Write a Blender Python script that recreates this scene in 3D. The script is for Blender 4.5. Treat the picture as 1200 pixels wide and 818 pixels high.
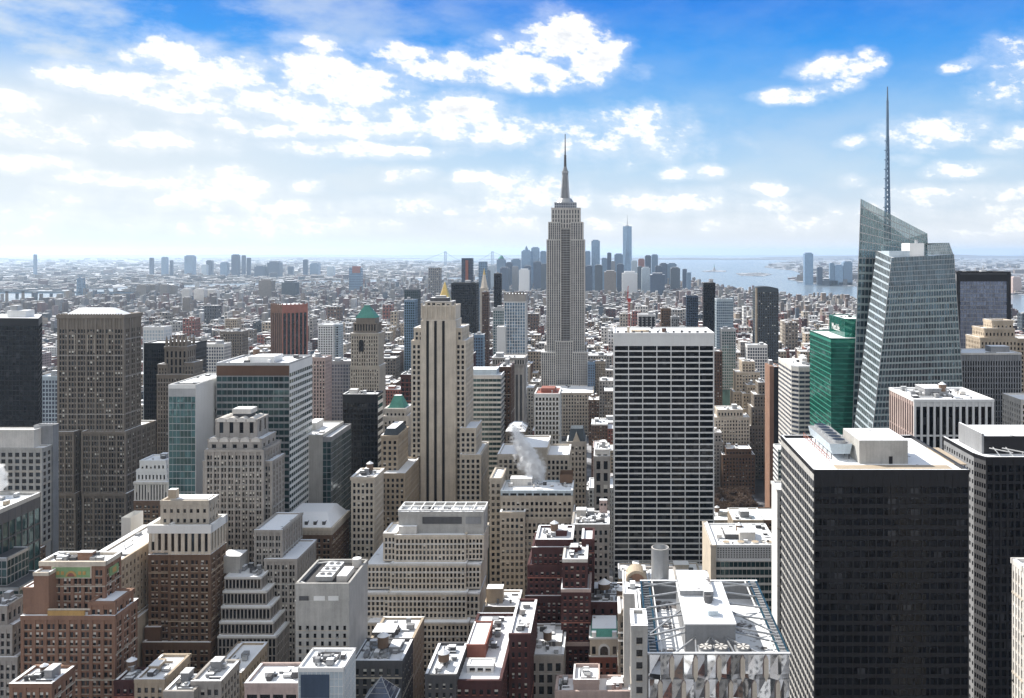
import bpy, math, random
import numpy as np
from mathutils import Vector
R = math.radians
rnd = random.Random(7)
for o in list(bpy.data.objects): bpy.data.objects.remove(o)
SC = bpy.context.scene
COL = SC.collection

# ---------------------------------------------------------------- camera, light, sky, exposure
F, UX, VY, CZ = 973.0, 710.0, 295.0, 260.0      # focal length (photo pixels), vanishing point of the street grid, eye height
def X(u, Y): return (u-UX)/F*Y
def Z(v, Y): return CZ-(v-VY)/F*Y
def U(x, y): return UX+x/y*F
def V(z, y): return VY+(CZ-z)/y*F
def G(u, v):                                     # ground point seen at a direction
    Y = CZ*F/(v-VY); return (X(u, Y), Y)

cam = bpy.data.cameras.new('camera'); co = bpy.data.objects.new('camera', cam); COL.objects.link(co)
cam.sensor_width = 36; cam.lens = 36*F/1200
cam.shift_x = (600-UX)/1200; cam.shift_y = (VY-409)/1200
cam.clip_start = 1; cam.clip_end = 200000
co.location = (0, 0, CZ); co.rotation_euler = (R(90), 0, 0)
SC.camera = co
SC.render.engine = 'CYCLES'
cy = SC.cycles
cy.use_denoising = True; cy.max_bounces = 8; cy.diffuse_bounces = 3; cy.glossy_bounces = 3
cy.transmission_bounces = 3; cy.volume_bounces = 5; cy.transparent_max_bounces = 8
cy.sample_clamp_indirect = 6; cy.use_adaptive_sampling = True; cy.adaptive_threshold = 0.02
cy.caustics_reflective = False; cy.caustics_refractive = False
cy.volume_max_steps = 96
SC.view_settings.view_transform = 'Standard'; SC.view_settings.look = 'None'
SC.view_settings.gamma = 1; SC.view_settings.use_curve_mapping = False
SC.view_settings.exposure = 0.6

SUN_AZ, SUN_EL = -52.0, 40.0
sl = bpy.data.lights.new('sun', 'SUN'); sl.energy = 5.0; sl.angle = R(.55); sl.color = (1, .945, .86)
so = bpy.data.objects.new('sun', sl); COL.objects.link(so)
sv = Vector((math.sin(R(SUN_AZ))*math.cos(R(SUN_EL)), math.cos(R(SUN_AZ))*math.cos(R(SUN_EL)), math.sin(R(SUN_EL))))
so.rotation_euler = sv.to_track_quat('Z', 'Y').to_euler(); so.location = (-300, 0, 600)

class NT:                                        # small helper for node trees
    def __init__(s, tree): s.t = tree; s.n = tree.nodes; s.l = tree.links
    def node(s, kind, **kw):
        n = s.n.new(kind)
        for k, v in kw.items(): setattr(n, k, v)
        return n
    def put(s, sock, val):
        if isinstance(val, bpy.types.NodeSocket): s.l.new(val, sock)
        else: sock.default_value = val
    def math(s, op, a, b=0.0, c=0.0, clamp=False):
        n = s.node('ShaderNodeMath', operation=op, use_clamp=clamp)
        s.put(n.inputs[0], a); s.put(n.inputs[1], b); s.put(n.inputs[2], c); return n.outputs[0]
    def mix(s, f, a, b, blend='MIX'):
        n = s.node('ShaderNodeMix', data_type='RGBA', blend_type=blend)
        s.put(n.inputs[0], f)
        for sock, v in ((n.inputs[6], a), (n.inputs[7], b)):
            s.put(sock, v if isinstance(v, bpy.types.NodeSocket) else (*v[:3], 1))
        return n.outputs[2]
    def ramp(s, f, stops):
        n = s.node('ShaderNodeValToRGB'); e = n.color_ramp.elements; e.remove(e[1])
        for k, (p, c) in enumerate(stops):
            el = e[0] if k == 0 else e.new(p)
            el.position = p; el.color = (*c, 1)
        s.put(n.inputs[0], f); return n.outputs[0]
    def smooth(s, x, a, b):
        n = s.node('ShaderNodeMapRange', interpolation_type='SMOOTHSTEP')
        s.put(n.inputs[0], x); n.inputs[1].default_value = a; n.inputs[2].default_value = b; return n.outputs[0]
    def noise(s, vec, scale, detail=4, rough=.55, dim='3D'):
        n = s.node('ShaderNodeTexNoise', noise_dimensions=dim)
        s.put(n.inputs['Vector'], vec); n.inputs['Scale'].default_value = scale
        n.inputs['Detail'].default_value = detail; n.inputs['Roughness'].default_value = rough
        return n.outputs['Fac']
    def xyz(s, a, b, c=0.0):
        n = s.node('ShaderNodeCombineXYZ'); s.put(n.inputs[0], a); s.put(n.inputs[1], b); s.put(n.inputs[2], c); return n.outputs[0]

def make_sky():
    w = bpy.data.worlds.new('World'); SC.world = w; w.use_nodes = True
    t = NT(w.node_tree); t.n.clear()
    out = t.node('ShaderNodeOutputWorld'); bg = t.node('ShaderNodeBackground'); t.l.new(bg.outputs[0], out.inputs[0])
    sky = t.node('ShaderNodeTexSky', sky_type='NISHITA'); sky.sun_disc = False
    sky.sun_elevation = R(SUN_EL); sky.sun_rotation = R(SUN_AZ); sky.altitude = 200; sky.air_density = 1; sky.dust_density = .6; sky.ozone_density = 1.5
    tc = t.node('ShaderNodeTexCoord'); sep = t.node('ShaderNodeSeparateXYZ'); t.l.new(tc.outputs['Generated'], sep.inputs[0])
    x, y, z = sep.outputs
    az = t.math('ARCTAN2', x, y); el = t.math('ARCSINE', z)
    # clear-air colour by elevation (degrees / 90)
    e = t.math('DIVIDE', el, R(90))
    def p(v): return math.degrees(math.atan((VY-v)/F))/90
    clear = t.ramp(e, [(0, (.60, .605, .615)), (p(270), (.53, .565, .60)), (p(200), (.33, .475, .62)), (p(130), (.15, .35, .62)),
                       (p(60), (.02, .22, .61)), (p(0), (.003, .15, .56)), (.4, (.07, .145, .27)), (1, (.07, .11, .19))])
    sk = t.node('ShaderNodeVectorMath', operation='SCALE'); t.l.new(sky.outputs[0], sk.inputs[0]); sk.inputs[3].default_value = .06
    base = t.mix(.94, sk.outputs[0], clear)
    # clouds: a few dozen banks placed by bearing and elevation, broken up by noise
    def ang(u, v):
        xx = (u-UX)/F; return math.atan(xx), math.atan((VY-v)/F/math.sqrt(1+xx*xx))
    banks = [  # u, v, half width, half height, strength
        (600, 78, 120, 20, 1.0), (664, 45, 46, 30, 1.0), (702, 66, 36, 22, .95), (470, 62, 62, 11, .85), (520, 82, 90, 14, .85), (640, 95, 44, 13, .8), (610, 52, 40, 12, .8),
        (362, 48, 32, 8, .8), (372, 84, 50, 27, 1.0), (425, 104, 58, 20, .95), (345, 76, 26, 14, .8), (200, 64, 50, 24, 1.0), (250, 90, 62, 22, 1.0), (312, 115, 72, 17, .95), (372, 132, 64, 13, .85),
        (130, 95, 88, 15, .95), (192, 112, 52, 13, .85), (240, 125, 50, 9, .7), (540, 134, 60, 21, .95), (500, 152, 74, 15, .85), (590, 155, 50, 19, .85), (468, 134, 42, 13, .8), (350, 152, 120, 10, .8), (430, 176, 100, 9, .8), (285, 142, 64, 7, .7),
        (50, 150, 110, 16, .6), (190, 165, 90, 11, .6), (20, 190, 84, 9, .75), (10, 125, 60, 12, .6),
        (115, 210, 55, 10, .85), (180, 218, 28, 7, .7), (265, 222, 75, 20, .9), (320, 240, 60, 10, .6), (365, 218, 20, 7, .7), (240, 235, 70, 12, .6), (85, 232, 40, 8, .5),
        (480, 205, 26, 8, .7), (555, 208, 28, 8, .7), (500, 242, 70, 11, .65), (400, 242, 50, 9, .55), (610, 225, 60, 22, .75), (640, 150, 40, 12, .5),
        (740, 148, 70, 22, .7), (720, 172, 90, 18, .45), (800, 203, 30, 9, .8), (830, 199, 22, 8, .7), (735, 237, 40, 12, .65), (800, 237, 60, 12, .7), (895, 222, 34, 9, .7), (905, 240, 50, 9, .55), (690, 232, 30, 10, .55),
        (925, 114, 44, 10, .95), (970, 82, 30, 14, .9), (1010, 76, 24, 14, .75), (985, 100, 24, 8, .7), (965, 105, 20, 8, .6), (1130, 75, 22, 7, .85), (1090, 155, 62, 16, .85), (1190, 160, 34, 12, .8), (1185, 85, 40, 30, .5),
        (1128, 196, 40, 9, .8), (1000, 166, 18, 6, .6), (1068, 186, 18, 7, .55), (1085, 230, 60, 11, .65), (1170, 228, 40, 9, .6), (995, 214, 16, 7, .6), (1180, 250, 60, 10, .5), (1040, 248, 60, 9, .5),
        (900, 262, 120, 9, .4), (650, 262, 120, 9, .4), (300, 262, 150, 10, .45), (60, 258, 130, 12, .45), (1150, 268, 90, 8, .35)]
    nz0 = t.noise(t.xyz(t.math('MULTIPLY', az, 9.0), t.math('MULTIPLY', el, 22.0), 3.1), 1.0, 3, .5)
    wx = t.math('MULTIPLY', t.math('SUBTRACT', nz0, .5), .05)
    azw = t.math('ADD', az, wx); elw = t.math('ADD', el, t.math('MULTIPLY', wx, .35))
    def field(eo):
        acc = None
        ely = t.math('SUBTRACT', elw, eo) if eo else elw
        for u, v, a, b, s in banks:
            ca, ce = ang(u, v); k = math.cos(ca)**2
            da = t.math('MULTIPLY_ADD', azw, 1/(a/F*k), -ca/(a/F*k)); de = t.math('MULTIPLY_ADD', ely, 1/(b/F), -ce/(b/F))
            d2 = t.math('MULTIPLY_ADD', da, da, t.math('MULTIPLY', de, de))
            m = t.math('MULTIPLY_ADD', d2, -s*.62, s*.92)
            acc = m if acc is None else t.math('SMOOTH_MAX', acc, m, .18)
        return acc
    fld = field(0)
    vec = t.xyz(t.math('MULTIPLY', az, 30.0), t.math('MULTIPLY_ADD', el, 50.0, t.math('MULTIPLY', az, 5.0)), 0.7)
    vec2 = t.xyz(t.math('MULTIPLY', az, 30.0), t.math('ADD', t.math('MULTIPLY_ADD', el, 50.0, t.math('MULTIPLY', az, 5.0)), .36), 0.7)
    n1 = t.noise(vec, 1.0, 10, .62); n2 = t.noise(vec2, 1.0, 6, .60)
    dens = t.math('MULTIPLY_ADD', t.math('SUBTRACT', n1, .5), 2.9, fld)
    dens2 = t.math('MULTIPLY_ADD', t.math('SUBTRACT', n2, .5), 2.9, fld)
    soft = t.math('MULTIPLY_ADD', t.math('SUBTRACT', n2, .5), 1.6, t.math('MULTIPLY_ADD', t.math('SUBTRACT', n1, .5), 1.4, fld))
    alpha = t.math('MAXIMUM', t.smooth(dens, .18, .82), t.math('MULTIPLY', t.smooth(soft, -.45, .9), .36))
    # cloud tone: thick undersides are greyer than the tops
    under = t.smooth(t.math('SUBTRACT', dens, dens2), -.55, .45)
    thick = t.smooth(dens, .55, 1.35)
    tone = t.math('MULTIPLY', thick, t.math('SUBTRACT', 1.0, under))
    ccol = t.mix(tone, (.78, .775, .77), (.40, .44, .50))
    # thin high veil, denser to the east where the sun stands
    vz = t.noise(t.xyz(t.math('MULTIPLY_ADD', az, 7.0, t.math('MULTIPLY', el, -9.0)), t.math('MULTIPLY_ADD', el, 16.0, t.math('MULTIPLY', az, 3.0)), 9.0), 1.0, 7, .6)
    east = t.smooth(az, R(2), R(-34)); low = t.smooth(el, R(15), R(3))
    veil = t.math('MULTIPLY', t.smooth(vz, .34, .70), t.math('MULTIPLY_ADD', east, .72, t.math('MULTIPLY_ADD', low, .20, .09)), clamp=True)
    eastlow = t.math('MULTIPLY', t.math('MULTIPLY', east, t.smooth(el, R(13.5), R(8))), .85)
    veil = t.math('MAXIMUM', veil, eastlow)
    c1 = t.mix(veil, base, (.54, .58, .605))
    # behind the camera: unseen bright clouds added in the north as fill light
    nn = t.noise(tc.outputs['Generated'], 3.2, 6, .58)
    north = t.math('MULTIPLY', t.smooth(nn, .34, .54), t.smooth(y, .35, -.1))
    c2 = t.mix(north, c1, (.60, .605, .61))
    c3 = t.mix(t.math('MULTIPLY', alpha, t.smooth(y, .1, .3)), c2, ccol)
    dn = t.smooth(el, R(-.4), R(0))
    c4 = t.mix(dn, (.5, .55, .6), c3)
    sc2 = t.node('ShaderNodeVectorMath', operation='SCALE'); t.l.new(c4, sc2.inputs[0]); sc2.inputs[3].default_value = 10.0
    t.l.new(sc2.outputs[0], bg.inputs[0]); bg.inputs[1].default_value = .10
    w.cycles.sampling_method = 'MANUAL'; w.cycles.sample_map_resolution = 512
make_sky()

# ---------------------------------------------------------------- materials
def mat(name, col, rough=.8, var=.26, scale=.11, streak=.2, spec=.3, metal=0.0):
    m = bpy.data.materials.new(name); m.use_nodes = True; t = NT(m.node_tree)
    b = t.n['Principled BSDF']; b.inputs['Roughness'].default_value = rough; b.inputs['Metallic'].default_value = metal
    b.inputs['Specular IOR Level'].default_value = spec
    tc = t.node('ShaderNodeTexCoord'); o = tc.outputs['Object']
    n1 = t.noise(o, scale, 5, .6)
    mp = t.node('ShaderNodeMapping'); t.l.new(o, mp.inputs[0]); mp.inputs['Scale'].default_value = (1, 1, .06)
    n2 = t.noise(mp.outputs[0], .9, 4, .6)
    n3 = t.noise(o, scale*14, 2, .6)
    f = t.math('ADD', t.math('MULTIPLY_ADD', n1, 2.6*var, 1-1.3*var), t.math('MULTIPLY_ADD', n2, 2.4*streak, -1.2*streak))
    f = t.math('ADD', f, t.math('MULTIPLY_ADD', n3, var, -.5*var))
    c = t.mix(1.0, col, t.xyz(f, f, f), 'MULTIPLY')
    t.l.new(c, b.inputs['Base Color'])
    m.diffuse_color = (*col, 1); return m
def snowmat(name, cover, dark=(.07, .065, .065), scale=.11):
    m = bpy.data.materials.new(name); m.use_nodes = True; t = NT(m.node_tree)
    b = t.n['Principled BSDF']; b.inputs['Roughness'].default_value = .75; b.inputs['Specular IOR Level'].default_value = .2
    g = t.node('ShaderNodeNewGeometry'); n = t.noise(g.outputs['Position'], scale, 6, .62)
    n2 = t.noise(g.outputs['Position'], .9, 3, .6)
    k = t.smooth(t.math('MULTIPLY_ADD', n2, .12, n), .62-cover*.42, .70-cover*.42)
    dk = t.mix(n2, dark, tuple(min(1, c*3.2) for c in dark))
    c = t.mix(k, dk, (.86, .88, .91)); t.l.new(c, b.inputs['Base Color'])
    bp = t.node('ShaderNodeBump'); bp.inputs['Strength'].default_value = .35; bp.inputs['Distance'].default_value = .5
    t.l.new(n2, bp.inputs['Height']); t.l.new(bp.outputs[0], b.inputs['Normal']); return m
def glassmat(name, col, metal=.0, rough=.08, bay=1.5, fl=3.8, var=.6, spec=.5, wob=.012, blind=.0, glint_col=(.5, .48, .42), bow=1.0):
    m = bpy.data.materials.new(name); m.use_nodes = True; t = NT(m.node_tree)
    b = t.n['Principled BSDF']; b.inputs['Metallic'].default_value = metal; b.inputs['Roughness'].default_value = rough
    b.inputs['Specular IOR Level'].default_value = spec
    g = t.node('ShaderNodeNewGeometry'); P = g.outputs['Position']
    sn = t.node('ShaderNodeVectorMath', operation='SNAP'); t.l.new(P, sn.inputs[0]); sn.inputs[1].default_value = (bay, bay, fl)
    wn = t.node('ShaderNodeTexWhiteNoise'); t.l.new(sn.outputs[0], wn.inputs[0])
    f = t.math('MULTIPLY_ADD', wn.outputs[0], var*1.4, 1-var*.7)
    c = t.mix(1.0, col, t.xyz(f, f, f), 'MULTIPLY')
    if blind:
        c = t.mix(t.math('GREATER_THAN', wn.outputs[0], 1-blind), c, glint_col)  # a random share of panes gets a painted reflection tone
    t.l.new(c, b.inputs['Base Color'])
    # panes are never perfectly parallel: tilt each one slightly, and let it bow
    sb = t.node('ShaderNodeVectorMath', operation='SUBTRACT'); t.l.new(wn.outputs[1], sb.inputs[0]); sb.inputs[1].default_value = (.5, .5, .5)
    nz = t.node('ShaderNodeTexNoise'); t.l.new(P, nz.inputs['Vector']); nz.inputs['Scale'].default_value = .35; nz.inputs['Detail'].default_value = 1
    s2 = t.node('ShaderNodeVectorMath', operation='SUBTRACT'); t.l.new(nz.outputs['Color'], s2.inputs[0]); s2.inputs[1].default_value = (.5, .5, .5)
    ad = t.node('ShaderNodeVectorMath', operation='ADD'); s3 = t.node('ShaderNodeVectorMath', operation='SCALE'); t.l.new(s2.outputs[0], s3.inputs[0]); s3.inputs[3].default_value = bow; t.l.new(sb.outputs[0], ad.inputs[0]); t.l.new(s3.outputs[0], ad.inputs[1])
    sc = t.node('ShaderNodeVectorMath', operation='SCALE'); t.l.new(ad.outputs[0], sc.inputs[0]); sc.inputs[3].default_value = wob*2
    a2 = t.node('ShaderNodeVectorMath', operation='ADD'); t.l.new(sc.outputs[0], a2.inputs[0]); t.l.new(g.outputs['Normal'], a2.inputs[1])
    nm = t.node('ShaderNodeVectorMath', operation='NORMALIZE'); t.l.new(a2.outputs[0], nm.inputs[0]); t.l.new(nm.outputs[0], b.inputs['Normal'])
    return m
M = {}
M['limestone'] = mat('limestone', (.46, .41, .345)); M['pale_limestone'] = mat('pale limestone', (.57, .505, .42))
M['grey_stone'] = mat('grey stone', (.36, .335, .31)); M['tan'] = mat('tan brick', (.40, .33, .25)); M['sand'] = mat('sand brick', (.48, .40, .31))
M['brown'] = mat('brown brick', (.155, .098, .066)); M['brick'] = mat('orange brick', (.25, .145, .10)); M['darkbrick'] = mat('dark red brick', (.075, .032, .032))
M['redbrick'] = mat('red brick', (.25, .10, .075)); M['umber'] = mat('umber stone', (.21, .18, .15)); M['concrete'] = mat('concrete', (.40, .39, .37), streak=.25)
M['white'] = mat('white panel', (.72, .72, .71), var=.08, streak=.07); M['offwhite'] = mat('off white brick', (.60, .575, .54)); M['pink'] = mat('pale pink granite', (.46, .36, .33))
M['grey'] = mat('grey panel', (.26, .265, .275)); M['darkgrey'] = mat('dark grey panel', (.09, .09, .095)); M['black'] = mat('black metal', (.020, .020, .023), rough=.4, spec=.2, var=.1)
M['bronze'] = mat('bronze metal', (.10, .055, .035), rough=.5); M['copper'] = mat('green copper', (.10, .30, .25), var=.25); M['skystone'] = mat('weathered pale stone', (.56, .525, .485)); M['gold'] = mat('gilded tile', (.75, .52, .16), rough=.35, metal=.6)
M['steel'] = mat('galvanised steel', (.42, .43, .44), rough=.45, metal=.5); M['wood'] = mat('weathered wood', (.16, .11, .08)); M['tar'] = mat('roof tar', (.06, .058, .06), var=.4)
M['slate'] = mat('slate', (.07, .085, .10)); M['rust'] = mat('terracotta red paint', (.32, .13, .10)); M['redpaint'] = mat('crane red paint', (.5, .06, .05)); M['ochre'] = mat('ochre tile', (.48, .30, .11)); M['faience'] = mat('green glazed tile', (.22, .34, .17), var=.3)
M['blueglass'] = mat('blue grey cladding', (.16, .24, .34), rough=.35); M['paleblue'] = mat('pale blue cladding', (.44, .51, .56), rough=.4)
M['bark'] = mat('bark', (.21, .155, .12), rough=.9); M['asphalt'] = mat('asphalt', (.05, .05, .055), var=.35, scale=.05)
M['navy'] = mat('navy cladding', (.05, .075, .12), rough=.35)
SNOW = snowmat('settled snow', 1.0); SNOW2 = snowmat('patchy snow on tar', .62, scale=.17); SNOW3 = snowmat('thin snow on tar', .42); M['snow'] = SNOW
GL = [glassmat('window glass', (.010, .011, .014), var=.7), glassmat('bright window glass', (.03, .04, .05), metal=.2, var=.5), mat('window blind and glint', (.70, .68, .62), var=.3, scale=2.0, streak=0)]  # blinds coloured extra white, partly to stand in for sun glints
M['glass'] = GL[0]
M['blackglass'] = glassmat('black curtain glass', (.004, .005, .008), rough=.05, bay=2.7, fl=3.75, wob=.03, spec=.22, blind=.05, glint_col=(.04, .042, .048))  # scattered paler panes imitate faint reflections in colour
M['tealglass'] = glassmat('teal curtain glass', (.10, .20, .21), metal=.6, rough=.06, bay=3, fl=3.8, wob=.02, var=.5)
M['darkteal'] = glassmat('dark teal curtain glass', (.035, .075, .08), metal=.35, rough=.07, bay=3, fl=3.8, wob=.02)
M['emerald'] = glassmat('emerald curtain glass', (.006, .13, .095), metal=.4, rough=.08, bay=3, fl=3.8, wob=.015, var=.25); M['emeraldband'] = mat('emerald spandrel', (.03, .22, .16), rough=.3)
M['clearglass'] = glassmat('sunlit crystal glass', (.30, .37, .40), metal=.7, rough=.05, bay=1.6, fl=4.2, wob=.02, var=.4)  # paler copy with sunlight painted in; the shaded copy follows
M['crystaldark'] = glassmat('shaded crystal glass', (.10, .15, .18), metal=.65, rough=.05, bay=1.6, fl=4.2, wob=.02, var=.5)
M['blueg'] = glassmat('blue tower glass', (.20, .30, .42), metal=.55, rough=.12, bay=3, fl=4, wob=.02, var=.4)
M['greyglass'] = glassmat('slate tower glass', (.085, .10, .14), metal=.3, rough=.12, bay=3, fl=4, wob=.02, var=.4)
M['slateglass'] = glassmat('slate blue glass', (.17, .20, .28), metal=.5, rough=.15, bay=3, fl=4, wob=.02, var=.3); M['mirror'] = glassmat('mirror panel glass', (.55, .56, .57), metal=.95, rough=.03, bay=3.1, fl=6.7, wob=.05, var=.5, bow=.1)
def screenmat(name, col, clear):
    m = glassmat(name, col, metal=.6, rough=.05, bay=1.6, fl=4.2, wob=.02, var=.5); t = NT(m.node_tree); b = t.n['Principled BSDF']; o = [n for n in t.n if n.type == 'OUTPUT_MATERIAL'][0]
    tr = t.node('ShaderNodeBsdfTransparent'); tr.inputs[0].default_value = (.80, .90, .90, 1); mx = t.node('ShaderNodeMixShader'); mx.inputs[0].default_value = clear
    t.l.new(b.outputs[0], mx.inputs[1]); t.l.new(tr.outputs[0], mx.inputs[2]); t.l.new(mx.outputs[0], o.inputs['Surface']); return m
M['screen'] = screenmat('clear screen glass', (.13, .18, .19), .38)
M['palegreen'] = mat('pale green metal panel', (.33, .40, .40), rough=.4, var=.1)

# ---------------------------------------------------------------- mesh helpers
class MB:
    def __init__(s): s.v = []; s.f = []; s.m = []; s.mats = []
    def mi(s, m):
        if isinstance(m, str): m = M[m]
        if m not in s.mats: s.mats.append(m)
        return s.mats.index(m)
    def poly(s, pts, m):
        k = len(s.v); s.v.extend(pts); s.f.append(tuple(range(k, k+len(pts)))); s.m.append(s.mi(m))
    def hexa(s, p, m, top=None, skip=()):                         # 4 bottom points then 4 top points
        k = len(s.v); s.v.extend(p); i = s.mi(m); j = i if top is None else s.mi(top)
        for q, (a, b, c, d) in enumerate(((0, 3, 2, 1), (4, 5, 6, 7), (0, 1, 5, 4), (1, 2, 6, 5), (2, 3, 7, 6), (3, 0, 4, 7))):
            if q in skip: continue
            s.f.append((k+a, k+b, k+c, k+d)); s.m.append(j if q == 1 else i)
    def box(s, x0, x1, y0, y1, z0, z1, m, top=None, skip=()):
        s.hexa([(x0, y0, z0), (x1, y0, z0), (x1, y1, z0), (x0, y1, z0), (x0, y0, z1), (x1, y0, z1), (x1, y1, z1), (x0, y1, z1)], m, top, skip)
    def obox(s, fr, s0, s1, d0, d1, z0, z1, m, top=None):         # box in a facade frame: along the wall, out of the wall, up
        (ox, oy), (tx, ty), (nx, ny) = fr
        a = (ox+tx*s0+nx*d1, oy+ty*s0+ny*d1); b = (ox+tx*s1+nx*d1, oy+ty*s1+ny*d1)
        c = (ox+tx*s1+nx*d0, oy+ty*s1+ny*d0); d = (ox+tx*s0+nx*d0, oy+ty*s0+ny*d0)
        s.hexa([(*q, z0) for q in (a, b, c, d)]+[(*q, z1) for q in (a, b, c, d)], m, top)
    def cyl(s, cx, cy, z0, z1, r0, r1, m, n=14, top=None, cap=True):
        k = len(s.v); i = s.mi(m); j = i if top is None else s.mi(top)
        for z, r in ((z0, r0), (z1, r1)):
            for a in range(n): s.v.append((cx+r*math.cos(2*math.pi*a/n), cy+r*math.sin(2*math.pi*a/n), z))
        for a in range(n):
            b = (a+1) % n; s.f.append((k+a, k+b, k+n+b, k+n+a)); s.m.append(i)
        if cap and r1 > .01: s.f.append(tuple(range(k+n, k+2*n))); s.m.append(j)
    def beam(s, p, q, w, m):
        p = Vector(p); q = Vector(q); d = (q-p).normalized()
        a = d.cross(Vector((0, 0, 1)) if abs(d.z) < .95 else Vector((1, 0, 0))).normalized(); b = a.cross(d)
        c = [a*w/2+b*w/2, -a*w/2+b*w/2, -a*w/2-b*w/2, a*w/2-b*w/2]
        s.hexa([tuple(p+e) for e in c]+[tuple(q+e) for e in c], m)
    def prism(s, pts, z0, z1, m, top=None):
        n = len(pts)
        for i in range(n):
            a = pts[i]; b = pts[(i+1) % n]; s.poly([(*a, z0), (*b, z0), (*b, z1), (*a, z1)], m)
        s.poly([(*p, z1) for p in pts], top or m)
    def arch(s, fr, sc, r, zc, d0, d1, m, n=8):                   # half-round gable in a facade frame
        (ox, oy), (tx, ty), (nx, ny) = fr
        def P(a, d): q = sc+r*math.cos(a); return (ox+tx*q+nx*d, oy+ty*q+ny*d, zc+r*math.sin(a))
        A = [math.pi*i/n for i in range(n+1)]
        s.poly([P(a, d1) for a in reversed(A)], m); s.poly([P(a, d0) for a in A], m)
        for i in range(n): s.poly([P(A[i], d1), P(A[i+1], d1), P(A[i+1], d0), P(A[i], d0)], m)
    def build(s, name, parent=None, org=(0, 0, 0), label=None):
        me = bpy.data.meshes.new(name)
        v = np.array(s.v, dtype=np.float64).reshape(-1, 3)-np.array(org)
        me.from_pydata(v.tolist(), [], s.f)
        for m in s.mats: me.materials.append(m)
        me.polygons.foreach_set('material_index', s.m); me.update()
        o = bpy.data.objects.new(name, me); COL.objects.link(o)
        if parent: o.parent = parent
        else: o.location = org
        if label: o['label'] = label
        return o
def tag(o, label, cat=None, group=None, kind=None):
    if label: o['label'] = label
    if cat: o['category'] = cat
    if group: o['group'] = group
    if kind: o['kind'] = kind
    return o
def thing(name, label, cat, loc, group=None):
    o = bpy.data.objects.new(name, None); COL.objects.link(o); o.location = loc; o.empty_display_size = 2
    return tag(o, label, cat, group)

# ---------------------------------------------------------------- buildings
def S(wall, bay=3.2, fl=3.7, pier=.5, sp=.38, dp=.55, ds=.40, mode='m', core=None, cap=2.5, spm=None, mix=(.80, .11, .09), grp=1):
    return dict(wall=wall, bay=bay, fl=fl, pier=pier, sp=sp, dp=dp, ds=ds, mode=mode, core=core or wall, cap=cap, spm=spm or wall, mix=mix, grp=grp)
BLANK = lambda w: dict(wall=w, mode='b', core=w)
HER = []       # every box standing in the city: u0, u1, vtop, vbottom seen, Y, footprint, name, root
PANE = {}
SILL = {'brick': 'limestone', 'brown': 'tan', 'darkbrick': 'rust', 'redbrick': 'pink', 'umber': 'grey_stone', 'limestone': 'pale_limestone', 'pale_limestone': 'offwhite', 'grey_stone': 'concrete', 'tan': 'limestone', 'sand': 'pale_limestone'}
def pane_mesh(face, w, h, mi):
    k = (face, round(w, 2), round(h, 2), mi)
    if k not in PANE:
        mb = MB(); a, b = w/2, h/2; lo = -b
        for z0, z1, gm in ((-b, b, mi),) if mi < 2 else ((-b, 0.0, 0), (0.0, b, 2)):       # a drawn blind covers the upper half
            if face == 'F': mb.poly([(-a, 0, z0), (a, 0, z0), (a, 0, z1), (-a, 0, z1)], GL[gm])
            if face == 'R': mb.poly([(0, -a, z0), (0, a, z0), (0, a, z1), (0, -a, z1)], GL[gm])
            if face == 'L': mb.poly([(0, a, z0), (0, -a, z0), (0, -a, z1), (0, a, z1)], GL[gm])
        me = bpy.data.meshes.new('window'); me.from_pydata(mb.v, [], mb.f); [me.materials.append(q) for q in mb.mats]; me.polygons.foreach_set('material_index', mb.m); PANE[k] = me
    return PANE[k]
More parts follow.
